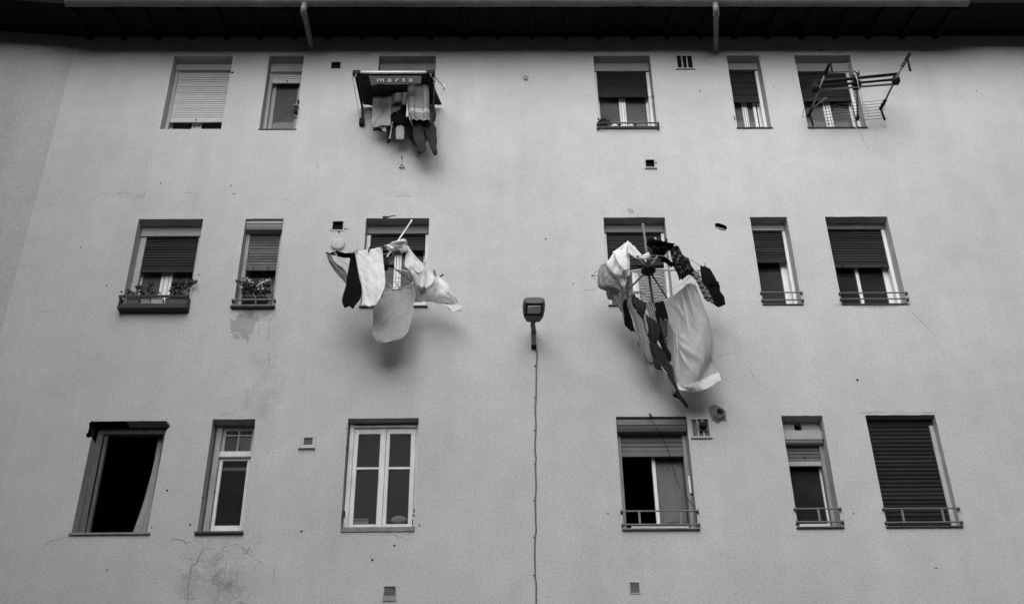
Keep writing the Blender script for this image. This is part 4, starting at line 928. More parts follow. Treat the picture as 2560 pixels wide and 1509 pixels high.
# the tarpaulin: a sagging sheet over the tubes
tb, tu = MB(), []
cloth_mesh(tb, tu, [[(AX0+.02, -FD+.02, zr+.03), (-1.34, -FD+.02, zr+.025), (AX1-.02, -FD+.02, zr+.03)], [(AX0+.03, -.36, zr+.03), (-1.34, -.36, zr-.03), (AX1+.02, -.36, zr+.02)], [(AX0+.06, -.03, zr+.035), (-1.3, -.03, zr+.03), (AX1+.10, -.03, zr+.02)]], 20, 16, 2, .004, .012, 3)
part(tb, 'tarpaulin', M['tarp'], aw, True)
tb, tu = MB(), []      # the tarp's hanging back flap and the shaded side
cloth_mesh(tb, tu, [[(-1.824, -0.680, 13.055), (-1.809, -0.660, 13.080), (-1.794, -0.640, 13.094)], [(-1.809, -0.600, 12.969), (-1.784, -0.580, 12.988), (-1.755, -0.560, 13.007)], [(-1.776, -0.200, 12.955), (-1.722, -0.180, 12.960), (-1.664, -0.160, 12.979)]], 10, 14, 1, .006, .01, 5)
part(tb, 'side_flap', M['tarp'], aw, True)
tb, tu = MB(), []
cloth_mesh(tb, tu, [[(-0.889, -0.670, 13.088), (-0.811, -0.660, 13.097)], [(-0.841, -0.400, 13.056), (-0.786, -0.380, 13.075)], [(-0.813, -0.150, 13.011), (-0.734, -0.120, 13.013)]], 8, 14, 1, .006, .01, 6)
part(tb, 'side_flap', M['tarp'], aw, True)
for i in range(5):
    y = -.12-.11*i; part(MB().tube([(AX0+.04, y, zr-.02), (AX1-.01, y, zr-.02)], .0035, 6), 'drying_line', M['linedark'], aw)
q0, q1 = (-0.781, -0.620, 13.085), (-0.685, -0.020, 13.461)
part(MB().tube([q0, q1], .006, 6), 'strut', M['cable'], aw)
part(MB().box((q1[0]-.02, -.012, q1[2]-.01), (q1[0]+.02, -.0, q1[2]+.07), .003), 'wall_plate', M['white'], aw)
part(MB().tube([(-1.898, -0.700, 13.023), (-1.859, -0.680, 13.030)], .006, 6), 'pin', M['metal'], aw)
# banner
bn = garment('banner', 'dark cloth banner lettered marta, hanging under the white front tube', 'banner', 'c_print',
             [dict(rows=[[(-1.674, -0.700, 13.025), (-1.495, -0.700, 13.020), (-1.184, -0.700, 13.022), (-0.954, -0.700, 13.021)], [(-1.651, -0.700, 12.935), (-1.491, -0.700, 12.935), (-1.181, -0.700, 12.940), (-0.956, -0.700, 12.940)], [(-1.627, -0.700, 12.829), (-1.524, -0.700, 12.870), (-1.360, -0.700, 12.857), (-1.087, -0.700, 12.865), (-0.959, -0.700, 12.871)]], nu=40, nv=10, folds=2, amp=.002, wr=.004, seed=2)])
fc = bpy.data.curves.new('lettering', 'FONT'); fc.body = 'marta'; fc.size = .118; fc.space_character = 1.62; fc.extrude = .0008; fc.offset = .0008
fo = bpy.data.objects.new('lettering_source', fc); C.objects.link(fo); bpy.context.view_layer.update()
me = bpy.data.meshes.new_from_object(fo.evaluated_get(bpy.context.evaluated_depsgraph_get())); bpy.data.objects.remove(fo)
xs_ = [v.co.x for v in me.vertices]; wtx = max(xs_)-min(xs_)
la, lb = (-1.552, -0.715, 12.898), (-1.069, -0.715, 12.897)
kx = (lb[0]-la[0])/wtx
me.transform(Matrix.Translation(Vector((la[0], -.718, la[2]))) @ Matrix.Rotation(R(90), 4, 'X') @ Matrix.Diagonal((kx, 1.0, 1, 1)) @ Matrix.Translation((-min(xs_), 0, 0)))
me.name = 'lettering'; me.materials.append(M['box']); me.transform(Matrix.Translation(-bn.location))
link(bpy.data.objects.new('lettering', me), bn)
GA = 'laundry under the awning rack'
garment('hand_towel', 'grey striped-hem towel hanging in three deep folds under the awning rack', 'towel', 'c_towel',
        [dict(rows=[[(-1.159, -0.470, 13.079), (-1.078, -0.490, 13.072), (-1.007, -0.460, 13.101), (-0.939, -0.490, 13.072), (-0.872, -0.460, 13.113)],
                    [(-1.151, -0.470, 12.865), (-1.070, -0.500, 12.837), (-1.000, -0.460, 12.874), (-0.927, -0.500, 12.836), (-0.859, -0.460, 12.874)],
                    [(-1.139, -0.460, 12.627), (-1.063, -0.510, 12.569), (-0.997, -0.460, 12.614), (-0.915, -0.510, 12.556), (-0.848, -0.450, 12.623)],
                    [(-1.096, -0.450, 12.429), (-1.054, -0.500, 12.408), (-0.991, -0.460, 12.438), (-0.905, -0.510, 12.392), (-0.825, -0.450, 12.428)]], nu=48, nv=30, folds=3.0, amp=.022, wr=.003, seed=1, bulge=True)], group=GA)
garment('pillowcase', 'pale grey cloth hanging slack at the left end of the awning rack', 'cloth', 'c_grey',
        [dict(rows=[[(-1.664, -0.230, 13.097), (-1.535, -0.250, 13.085), (-1.398, -0.270, 13.104)], [(-1.656, -0.240, 12.880), (-1.531, -0.200, 12.916), (-1.394, -0.260, 12.886)], [(-1.651, -0.240, 12.681), (-1.523, -0.260, 12.662), (-1.392, -0.260, 12.674)], [(-1.647, -0.240, 12.557), (-1.617, -0.250, 12.499), (-1.507, -0.260, 12.521), (-1.384, -0.260, 12.496)]], nu=24, nv=24, folds=1.2, amp=.012, wr=.03, seed=4, slant=.5)], group=GA)
garment('knit_top', 'grey ribbed knit top with scalloped hem in the middle of the awning rack', 'top', 'c_mid',
        [dict(rows=[[(-1.388, -0.300, 13.082), (-1.304, -0.320, 13.069), (-1.174, -0.310, 13.091)], [(-1.389, -0.300, 12.974), (-1.298, -0.340, 12.962), (-1.175, -0.310, 12.977)], [(-1.387, -0.300, 12.843), (-1.333, -0.310, 12.865), (-1.289, -0.350, 12.877), (-1.250, -0.310, 12.883), (-1.175, -0.310, 12.864)]], nu=30, nv=16, folds=2.5, amp=.012, wr=.006, seed=5),
         dict(rows=[[(-1.396, -0.270, 12.952), (-1.284, -0.280, 12.968), (-1.209, -0.270, 12.951)], [(-1.390, -0.270, 12.827), (-1.295, -0.300, 12.824), (-1.214, -0.270, 12.826)], [(-1.385, -0.270, 12.708), (-1.324, -0.300, 12.737), (-1.269, -0.280, 12.711), (-1.249, -0.280, 12.792), (-1.217, -0.270, 12.789)]], nu=30, nv=14, folds=2.0, amp=.012, wr=.006, seed=6)], group=GA)
garment('dark_jumper', 'bunched black jumper below the ribbed knit top', 'jumper', 'c_black',
        [dict(rows=[[(-1.283, -0.260, 12.911), (-1.208, -0.260, 12.910), (-1.169, -0.260, 12.860)], [(-1.386, -0.260, 12.699), (-1.284, -0.280, 12.742), (-1.173, -0.260, 12.723)], [(-1.394, -0.250, 12.658), (-1.287, -0.280, 12.582), (-1.144, -0.250, 12.670)], [(-1.353, -0.250, 12.572), (-1.240, -0.260, 12.538), (-1.103, -0.250, 12.547)]], nu=20, nv=16, folds=2, amp=.02, wr=.02, seed=7)],
        [dict(path=[(-1.160, -0.240, 12.581), (-1.114, -0.240, 12.458), (-1.091, -0.240, 12.312)], rad=[.045, .05, .045], squash=.5, seed=3), dict(path=[(-1.087, -0.240, 12.337), (-1.066, -0.240, 12.252), (-1.045, -0.240, 12.174)], rad=[.025, .022, .006], squash=.5, seed=4)], group=GA)
garment('trouser_leg', 'single pale trouser leg hanging below the dark jumper', 'trousers', 'c_grey', [],
        [dict(path=[(-1.238, -0.220, 12.698), (-1.245, -0.220, 12.537), (-1.250, -0.220, 12.294)], rad=[.050, .053, .050], squash=.45, seed=8, wr=.012)], group=GA)
garment('belted_strap', 'narrow black strap with pale edging hanging under the awning rack', 'strap', 'c_black',
        [dict(rows=[[(-1.423, -0.240, 12.557), (-1.364, -0.250, 12.609)], [(-1.431, -0.240, 12.483), (-1.366, -0.250, 12.487)], [(-1.420, -0.240, 12.289), (-1.379, -0.250, 12.317)], [(-1.414, -0.240, 12.208), (-1.362, -0.250, 12.244)]], nu=8, nv=20, folds=1, amp=.006, wr=.006, seed=9)], group=GA)
o = garment('ribbon', 'thin pale ribbon beside the black strap under the awning rack', 'ribbon', 'c_grey',
        [dict(rows=[[(-1.369, -0.270, 12.579), (-1.358, -0.270, 12.579)], [(-1.382, -0.270, 12.408), (-1.368, -0.270, 12.408)], [(-1.399, -0.270, 12.275), (-1.376, -0.270, 12.275)]], nu=5, nv=14, folds=1, amp=.002, wr=.003, seed=10)], group=GA)
garment('dark_trousers', 'long dark trousers with one leg swung out to the right of the towel', 'trousers', 'c_dark', [],
        [dict(path=[(-1.022, -0.380, 12.552), (-0.998, -0.360, 12.327), (-0.965, -0.350, 12.120), (-0.943, -0.340, 11.969)], rad=[.065, .062, .062, .040], squash=.6, seed=11, wr=.02),
         dict(path=[(-0.896, -0.360, 12.619), (-0.854, -0.350, 12.396), (-0.803, -0.340, 12.164), (-0.758, -0.330, 11.942)], rad=[.085, .070, .052, .024], squash=.6, seed=12, wr=.02),
         dict(path=[(-0.937, -0.300, 12.502), (-0.929, -0.300, 12.356), (-0.920, -0.300, 12.211)], rad=[.05, .05, .042], squash=.5, seed=13, wr=.01)], group=GA)
o = bpy.data.objects['dark_trousers']
garment('pale_sock', 'pale short sock hanging in the shade above the bunched black jumper', 'sock', 'c_grey', [],
        [dict(path=[(-1.294, -0.360, 13.019), (-1.294, -0.360, 12.943), (-1.293, -0.360, 12.868)], rad=[.042, .044, .042], squash=.6, seed=31, wr=.006)], group=GA)
garment('grey_sleeve', 'grey sleeve hanging between the knit top and the striped towel', 'sleeve', 'c_grey', [],
        [dict(path=[(-1.201, -0.360, 13.031), (-1.198, -0.360, 12.931), (-1.196, -0.360, 12.818)], rad=[.030, .034, .030], squash=.6, seed=32, wr=.006)], group=GA)
garment('thin_tea_towel', 'narrow pale cloth edge just left of the striped towel', 'tea towel', 'c_white',
        [dict(rows=[[(-1.155, -0.420, 13.012), (-1.123, -0.420, 13.019)], [(-1.157, -0.420, 12.762), (-1.132, -0.420, 12.762)], [(-1.167, -0.410, 12.550), (-1.144, -0.410, 12.544)]], nu=8, nv=18, folds=1.2, amp=.008, wr=.008, seed=33)], group=GA)
for i_, (pa, pb, pc, w0, lab) in enumerate((((-1.387, -0.220, 12.772), (-1.375, -0.220, 12.636), (-1.377, -0.220, 12.538), .024, 'short dark sock nearest the pale grey cloth under the awning rack'), ((-1.324, -0.200, 12.679), (-1.324, -0.200, 12.555), (-1.330, -0.200, 12.470), .026, 'short dark sock beside the pale trouser leg under the awning rack'), ((-1.178, -0.200, 12.616), (-1.170, -0.200, 12.518), (-1.172, -0.200, 12.457), .024, 'short dark sock under the hem of the bunched black jumper'), ((-0.831, -0.300, 12.847), (-0.812, -0.280, 12.716), (-0.804, -0.260, 12.598), .030, 'narrow dark sleeve at the right end of the awning rack'))):
    garment('dark_sock' if i_ < 3 else 'dark_sleeve', lab, 'sock' if i_ < 3 else 'sleeve', 'c_dim', [], [dict(path=[pa, pb, pc], rad=[w0, w0*1.1, w0*.7], squash=.6, seed=90+i_, wr=.008)], group=GA)
garment('white_rag', 'small torn white cloth under the left end of the awning rack', 'rag', 'c_grey',
        [dict(rows=[[(-1.521, -0.220, 12.550), (-1.437, -0.220, 12.544)], [(-1.514, -0.220, 12.501), (-1.444, -0.220, 12.477)], [(-1.483, -0.220, 12.440), (-1.446, -0.220, 12.434)]], nu=10, nv=10, folds=1.5, amp=.01, wr=.012, seed=14)], group=GA)
garment('white_vest', 'narrow white cloth behind the right leg of the awning rack', 'vest', 'c_white',
        [dict(rows=[[(-0.871, -0.200, 12.852), (-0.836, -0.200, 12.852)], [(-0.845, -0.160, 12.776), (-0.817, -0.160, 12.788)], [(-0.833, -0.120, 12.588), (-0.803, -0.120, 12.600)]], nu=8, nv=16, folds=1, amp=.005, wr=.01, seed=15)], group=GA)

# ---------------------------------------------------------------- rotary dryer on the left, mid row
hz = 9.985; hub = Vector((-1.312, -.53, hz))
d1 = thing('rotary_dryer', (hub.x, 0, hz), 'rotary clothes dryer with slanting white pole, at the window with the quilt', 'clothes dryer')
part(MB().tube([(-1.053, -0.150, 10.976), (-1.185, -0.450, 10.434), (-1.323, -0.550, 10.075)], .011, 8), 'pole', M['whitetube'], d1, True)
part(MB().tube([(-1.061, -0.150, 10.947), (-1.054, -0.140, 10.987)], .015, 8), 'pole_tip', M['whitetube'], d1, True)
part(MB().tube([(-1.319, -0.540, 10.102), (-1.314, -0.540, 9.928)], .030, 12), 'hub', M['black'], d1, True)
part(MB().box((hub.x-.01, -.56, hz-.02), (hub.x+.10, -.50, hz+.02), .008), 'hub_arm', M['black'], d1)
part(MB().box((-1.343, -0.560, 10.061), ((-1.293, -0.500, 10.070)[0], -.50, (-1.290, -0.530, 10.049)[2]), .008), 'hub_clamp', M['black'], d1)
for i, (p, q, m_, r_) in enumerate((((-1.309, -0.530, 9.982), (-1.177, -0.800, 10.023), 'greytube', .012), ((-1.292, -0.530, 9.968), (-1.039, -0.450, 9.952), 'whitetube', .012), ((-1.284, -0.530, 10.029), (-1.017, -0.120, 10.027), 'greytube', .012), ((-1.320, -0.530, 9.988), (-1.634, -0.700, 9.740), 'greytube', .012),
                                    ((-1.320, -0.530, 9.988), (-1.627, -0.100, 9.748), 'greytube', .012), ((-1.315, -0.530, 9.988), (-1.662, -0.800, 10.019), 'greytube', .012))):
    part(MB().tube([p, q], r_, 8), 'arm', M[m_], d1, True)
loopB = [(-2.035, -0.720, 10.051), (-1.677, -0.800, 10.002), (-1.330, -0.900, 10.011), (-1.039, -0.860, 10.059), (-0.824, -0.660, 9.895), (-0.651, -0.480, 9.846)]
for i in range(len(loopB)-1): part(MB().tube(smooth_pts([loopB[i], (Vector(loopB[i])+Vector(loopB[i+1]))/2-Vector((0, 0, .012)), loopB[i+1]], 4), .0035, 6), 'drying_line', M['line'], d1)
for p, q in (((-1.900, -0.700, 10.018), (-1.644, -0.550, 9.843)), ((-1.337, -0.450, 9.857), (-1.035, -0.400, 9.903)), ((-1.339, -0.400, 9.818), (-1.027, -0.350, 9.891)), ((-1.337, -0.700, 10.042), (-1.192, -0.750, 10.039)), ((-1.036, -0.500, 9.954), (-1.036, -0.450, 9.856)), ((-1.335, -0.360, 9.770), (-0.996, -0.360, 9.813))):
    part(MB().tube([p, q], .0028, 6), 'drying_line', M['line'], d1)
part(MB().tube([(-2.035, -0.720, 10.055), (-1.976, -0.720, 10.031)], .010, 6), 'line_end', M['black'], d1)
GB = 'laundry on the left rotary dryer'
garment('grey_skirt', 'crumpled dark grey skirt at the far left end of the dryer line', 'skirt', 'c_mid',
        [dict(rows=[[(-2.030, -0.720, 10.025), (-1.977, -0.700, 10.032)], [(-2.007, -0.720, 9.965), (-1.951, -0.700, 9.979)], [(-1.969, -0.720, 9.879), (-1.914, -0.700, 9.912)], [(-1.899, -0.700, 9.767), (-1.809, -0.680, 9.833)], [(-1.839, -0.700, 9.682), (-1.765, -0.660, 9.794)], [(-1.767, -0.680, 9.611), (-1.753, -0.660, 9.716)]], nu=16, nv=26, folds=2, amp=.014, wr=.03, seed=21)], group=GB)
garment('black_shirt', 'long black shirt hanging between the grey skirt and the white towel', 'shirt', 'c_black',
        [dict(rows=[[(-1.736, -0.760, 10.015), (-1.665, -0.780, 10.027)], [(-1.730, -0.760, 9.922), (-1.648, -0.780, 9.934)], [(-1.746, -0.750, 9.732), (-1.606, -0.770, 9.743)], [(-1.758, -0.740, 9.558), (-1.564, -0.760, 9.556)], [(-1.781, -0.730, 9.436), (-1.554, -0.750, 9.422)], [(-1.786, -0.730, 9.322), (-1.585, -0.740, 9.327)], [(-1.755, -0.730, 9.247), (-1.698, -0.730, 9.259), (-1.643, -0.730, 9.233), (-1.620, -0.740, 9.296)]], nu=20, nv=30, folds=2.5, amp=.012, wr=.016, seed=22)],
        [dict(path=[(-1.975, -0.730, 10.027), (-1.885, -0.740, 10.030), (-1.817, -0.750, 9.998), (-1.718, -0.760, 9.981)], rad=[.02, .055, .05, .06], squash=.4, seed=22, wr=.02)], group=GB)
garment('bath_towel', 'plain white towel hanging in front of the black shirt', 'towel', 'c_white',
        [dict(rows=[[(-1.671, -0.810, 9.998), (-1.582, -0.840, 9.999), (-1.483, -0.860, 9.995), (-1.330, -0.900, 10.007)], [(-1.643, -0.800, 9.880), (-1.543, -0.830, 9.871), (-1.433, -0.860, 9.863), (-1.311, -0.880, 9.848)], [(-1.599, -0.790, 9.652), (-1.488, -0.820, 9.631), (-1.379, -0.850, 9.622), (-1.283, -0.860, 9.628)], [(-1.566, -0.770, 9.511), (-1.471, -0.810, 9.483), (-1.362, -0.840, 9.462), (-1.274, -0.850, 9.481)],
                    [(-1.549, -0.760, 9.364), (-1.455, -0.790, 9.344), (-1.368, -0.820, 9.336), (-1.300, -0.840, 9.373)], [(-1.548, -0.740, 9.270), (-1.471, -0.780, 9.230), (-1.396, -0.800, 9.233), (-1.321, -0.830, 9.298)]], nu=26, nv=34, folds=1.2, amp=.012, wr=.018, seed=23, slant=.4)], group=GB)
garment('rolled_shirt', 'white shirt bunched in a roll over the top of the dryer line', 'shirt', 'c_white',
        [dict(rows=[[(-1.320, -0.900, 10.029), (-1.235, -0.900, 10.036), (-1.174, -0.880, 10.105), (-1.105, -0.880, 10.117), (-1.056, -0.880, 10.109)], [(-1.278, -0.930, 9.983), (-1.218, -0.940, 9.982), (-1.156, -0.940, 10.015), (-1.083, -0.920, 10.042), (-1.042, -0.890, 10.050)], [(-1.250, -0.920, 9.937), (-1.196, -0.930, 9.936), (-1.143, -0.930, 9.949), (-1.080, -0.910, 9.950), (-1.019, -0.880, 9.985)], [(-1.233, -0.880, 9.955), (-1.190, -0.880, 9.968), (-1.147, -0.880, 9.968), (-1.076, -0.880, 9.919), (-1.022, -0.860, 9.959)]], nu=26, nv=16, folds=3, amp=.016, wr=.024, seed=24)],
        [dict(path=[(-1.308, -0.910, 10.017), (-1.220, -0.930, 9.989), (-1.134, -0.930, 10.002), (-1.046, -0.900, 10.030)], rad=[.015, .05, .085, .06], squash=.6, seed=25, wr=.03)], group=GB)
garment('white_blouse', 'white blouse with torn-looking front hanging over the window pane', 'blouse', 'c_white',
        [dict(rows=[[(-1.045, -0.850, 10.066), (-1.030, -0.840, 10.060), (-1.015, -0.820, 10.061)], [(-1.046, -0.840, 9.927), (-0.989, -0.820, 9.941), (-0.932, -0.780, 9.943)], [(-1.059, -0.820, 9.784), (-0.942, -0.800, 9.797), (-0.837, -0.700, 9.883)], [(-1.004, -0.800, 9.733), (-0.911, -0.760, 9.747), (-0.804, -0.680, 9.815)], [(-0.951, -0.760, 9.656), (-0.877, -0.740, 9.656), (-0.795, -0.660, 9.724)], [(-0.913, -0.720, 9.560), (-0.854, -0.710, 9.543), (-0.787, -0.660, 9.573)]], nu=22, nv=28, folds=2.3, amp=.022, wr=.024, seed=26, slant=.6)],
        [dict(path=[(-0.941, -0.800, 9.745), (-0.907, -0.800, 9.693), (-0.861, -0.780, 9.726), (-0.848, -0.760, 9.799)], rad=[.012, .02, .02, .012], squash=.6, seed=27, wr=.006)], group=GB)
garment('thin_sheet', 'thin white sheet blown out to the right of the dryer', 'sheet', 'c_sheer',
        [dict(rows=[[(-0.828, -0.680, 9.881), (-0.791, -0.650, 9.862), (-0.759, -0.620, 9.836)], [(-0.799, -0.660, 9.789), (-0.727, -0.600, 9.804), (-0.650, -0.500, 9.826)], [(-0.790, -0.640, 9.646), (-0.681, -0.580, 9.686), (-0.545, -0.480, 9.720)], [(-0.888, -0.600, 9.589), (-0.691, -0.550, 9.576), (-0.479, -0.450, 9.615)], [(-0.888, -0.560, 9.519), (-0.681, -0.500, 9.531), (-0.430, -0.400, 9.550)], [(-0.892, -0.500, 9.455), (-0.758, -0.460, 9.491), (-0.586, -0.420, 9.499), (-0.404, -0.340, 9.472)]], nu=28, nv=30, folds=1.6, amp=.02, wr=.022, seed=28, slant=.7),
         dict(rows=[[(-0.705, -0.440, 9.519), (-0.565, -0.420, 9.538), (-0.436, -0.380, 9.538), (-0.376, -0.340, 9.492)], [(-0.694, -0.440, 9.487), (-0.543, -0.420, 9.469), (-0.435, -0.380, 9.453), (-0.378, -0.340, 9.453)], [(-0.543, -0.420, 9.467), (-0.518, -0.410, 9.421), (-0.477, -0.400, 9.386), (-0.403, -0.350, 9.436)]], nu=20, nv=10, folds=1, amp=.008, wr=.01, seed=29)], group=GB)
qrows = [[(-1.336, -0.370, 9.737), (-1.239, -0.378, 9.733), (-1.142, -0.366, 9.751), (-0.983, -0.374, 9.794)], [(-1.361, -0.400, 9.588), (-1.241, -0.408, 9.582), (-1.112, -0.396, 9.603), (-0.952, -0.404, 9.649)], [(-1.439, -0.430, 9.465), (-1.276, -0.438, 9.446), (-1.126, -0.426, 9.466), (-0.964, -0.434, 9.473)], [(-1.438, -0.455, 9.270), (-1.287, -0.463, 9.264), (-1.128, -0.451, 9.283), (-0.978, -0.459, 9.290)],
         [(-1.432, -0.459, 9.103), (-1.291, -0.459, 9.102), (-1.142, -0.459, 9.114), (-1.005, -0.459, 9.138)], [(-1.421, -0.470, 9.009), (-1.295, -0.478, 9.003), (-1.149, -0.466, 9.022), (-1.037, -0.474, 9.035)], [(-1.366, -0.475, 8.937), (-1.291, -0.483, 8.920), (-1.187, -0.471, 8.942), (-1.098, -0.479, 8.967)]]
qo = garment('quilt', 'grey quilted cover with white piping hanging below the sill', 'quilt', 'c_quilt', [dict(rows=qrows, nu=34, nv=44, folds=1.6, amp=.006, wr=.008, seed=30, th=.008, slant=.3, creases=[(.15, .75, .85, .25, .03, .014), (.3, .95, .6, .5, .03, .010), (.55, .6, 1.0, .45, .035, .012), (.22, .0, .30, 1.0, .05, .018), (.62, .0, .55, 1.0, .06, .020), (.85, .05, .80, .9, .05, -.016)])], group=GB)
edge = [r_[0] for r_ in qrows[1:]] + [p for p in qrows[-1][1:3]] + [r_[-1] for r_ in reversed(qrows)]
ep = [Vector(p)+Vector((0, -.004, 0)) for p in edge]
part(MB().tube(smooth_pts(ep, 6), .0055, 7), 'piping', M['card'], qo, True)
part(MB().tube(smooth_pts([Vector(p)+Vector((0, -.012, .0)) for p in qrows[0]], 6), .006, 8), 'hem', M['white'], qo, True)
for i, (p, tl, mt) in enumerate((((-1.645, -0.830, 9.991), .15, 'peg'), ((-1.904, -0.760, 10.015), -.4, 'card'), ((-1.327, -0.930, 9.990), .3, 'black'), ((-1.490, -0.890, 9.973), .2, 'black'), ((-0.832, -0.700, 9.887), .3, 'peg'), ((-0.703, -0.600, 9.830), -.2, 'black'), ((-0.660, -0.520, 9.819), .9, 'black'), ((-1.243, -0.400, 9.758), -.5, 'card'), ((-1.151, -0.400, 9.764), -.5, 'card'), ((-1.004, -0.400, 9.794), .4, 'card'))):
    lab = ['wooden peg at the top left corner of the white towel', 'pale peg on the line above the black sleeve', 'black peg at the right corner of the white towel', 'black peg in the middle of the white towel', 'wooden peg where the white blouse meets the thin sheet',
           'dark peg standing upright on the thin sheet', 'dark peg lying at the far right end of the dryer line', 'white peg on the hem of the quilt, leftmost of three', 'white peg on the hem of the quilt, middle of three', 'white peg on the hem of the quilt, rightmost of three'][i]
    peg(p, lab, tl, mt)

# ---------------------------------------------------------------- rotary dryer on the right, mid row
d2 = thing('rotary_dryer', (1.912, 0, 9.86), 'rotary clothes dryer with black hub and spread white arms, at the curtained window', 'clothes dryer')
H = Vector((1.909, -0.620, 9.857))
part(MB().tube([(1.898, -0.600, 10.554), (1.906, -0.620, 10.218), (1.909, -0.620, 9.857)], [.014, .016, .018], 10), 'mast', M['greytube'], d2, True)
part(MB().tube([(1.896, -0.600, 10.548), (1.900, -0.600, 10.559)], .019, 12), 'mast_cap', M['metal'], d2, True)
part(MB().tube([H, (2.019, -0.060, 9.699)], .016, 10), 'stem', M['greytube'], d2, True)
hb = MB()
for zz, rr_ in ((.055, .05), (.05, .058), (.02, .058), (.015, .085), (-.03, .088), (-.035, .075), (-.05, .07)):
    hb.v += [(H.x+rr_*math.cos(2*math.pi*i/24), H.y+rr_*math.sin(2*math.pi*i/24), H.z+zz) for i in range(24)]
for s_ in range(6): hb.f += [(s_*24+i, s_*24+(i+1) % 24, (s_+1)*24+(i+1) % 24, (s_+1)*24+i) for i in range(24)]
hb.f += [tuple(range(24)), tuple(6*24+i for i in range(24))]
part(hb, 'hub', M['black'], d2)
part(MB().tube([(H.x-.03, H.y, H.z+.05), (H.x-.01, H.y, H.z+.12)], .035, 12), 'hub_collar', M['black'], d2, True)
for p, m_ in (((1.208, -0.580, 9.795), 'whitetube'), ((2.553, -0.600, 9.849), 'whitetube'), ((1.660, -0.120, 9.836), 'greytube'), ((2.197, -0.100, 9.775), 'greytube'), ((1.980, -0.920, 9.833), 'metal'), ((1.737, -0.950, 9.834), 'metal')):
    part(MB().tube([H.lerp(Vector(p), .08), p], .0125, 8), 'arm', M[m_], d2, True)
lp = [(1.208, -0.580, 9.795), (1.369, -0.800, 9.828), (1.619, -0.950, 9.834), (1.979, -0.940, 9.839), (2.387, -0.800, 9.896), (2.555, -0.620, 9.904), (2.603, -0.580, 9.850), (2.501, -0.300, 9.822), (2.197, -0.100, 9.775), (1.908, -0.080, 9.781), (1.660, -0.120, 9.836), (1.405, -0.320, 9.814), (1.208, -0.580, 9.795)]
for sc_ in (1.0, .8):
    for i in range(len(lp)-1):
        a, b = H.lerp(Vector(lp[i]), sc_), H.lerp(Vector(lp[i+1]), sc_)
        part(MB().tube([a, (a+b)/2-Vector((0, 0, .01)), b], .003, 6), 'drying_line', M['line'], d2)
GC = 'laundry on the right rotary dryer'
garment('white_jacket', 'white collared jacket with one sleeve flung out towards the mast', 'jacket', 'c_white',
        [dict(rows=[[(1.554, -0.920, 9.965), (1.599, -0.930, 10.015), (1.642, -0.940, 10.050), (1.673, -0.920, 10.027)], [(1.482, -0.900, 9.943), (1.533, -0.940, 9.925), (1.589, -0.950, 9.896), (1.653, -0.900, 9.890)], [(1.407, -0.860, 9.837), (1.485, -0.920, 9.815), (1.566, -0.940, 9.780), (1.653, -0.880, 9.780)], [(1.375, -0.840, 9.805), (1.455, -0.900, 9.706), (1.552, -0.920, 9.671), (1.651, -0.860, 9.692)], [(1.411, -0.820, 9.700), (1.469, -0.870, 9.614), (1.549, -0.890, 9.580), (1.646, -0.850, 9.622)], [(1.467, -0.800, 9.627), (1.503, -0.840, 9.586), (1.552, -0.850, 9.575), (1.600, -0.840, 9.583)], [(1.516, -0.780, 9.574), (1.537, -0.810, 9.543), (1.568, -0.820, 9.526), (1.602, -0.820, 9.546)], [(1.554, -0.770, 9.494), (1.560, -0.790, 9.478), (1.565, -0.800, 9.471), (1.572, -0.800, 9.479)]], nu=28, nv=36, folds=2.2, amp=.022, wr=.028, seed=41, slant=.5)],
        [dict(path=[(1.637, -0.930, 10.015), (1.662, -0.930, 9.942), (1.725, -0.920, 9.871), (1.793, -0.900, 9.843), (1.857, -0.880, 9.873), (1.903, -0.860, 9.897)], rad=[.05, .06, .045, .028, .026, .030], squash=.55, seed=42, wr=.012),
         dict(path=[(1.502, -0.970, 9.882), (1.535, -0.990, 9.765), (1.563, -0.980, 9.670), (1.586, -0.960, 9.602)], rad=[.045, .055, .052, .045], squash=.5, seed=43, wr=.012)], group=GC)
garment('speckled_blouse', 'speckled print blouse ballooning at the left end of the dryer', 'blouse', 'c_speck',
        [dict(rows=[[(1.315, -0.720, 9.848), (1.349, -0.740, 9.855), (1.380, -0.760, 9.856)], [(1.280, -0.720, 9.729), (1.344, -0.800, 9.694), (1.423, -0.780, 9.718)], [(1.269, -0.700, 9.609), (1.362, -0.800, 9.561), (1.484, -0.780, 9.605)], [(1.282, -0.680, 9.541), (1.386, -0.770, 9.500), (1.537, -0.750, 9.523)], [(1.340, -0.660, 9.508), (1.432, -0.720, 9.488), (1.578, -0.720, 9.467)], [(1.442, -0.640, 9.486), (1.509, -0.680, 9.459), (1.588, -0.700, 9.435)], [(1.473, -0.620, 9.408), (1.516, -0.650, 9.388), (1.572, -0.660, 9.391)], [(1.504, -0.600, 9.330), (1.522, -0.620, 9.307), (1.555, -0.630, 9.310)], [(1.554, -0.580, 9.232), (1.561, -0.590, 9.226), (1.570, -0.600, 9.224)], [(1.563, -0.570, 9.189), (1.567, -0.570, 9.189), (1.571, -0.580, 9.187)]], nu=24, nv=40, folds=2.0, amp=.018, wr=.022, seed=44)], group=GC)
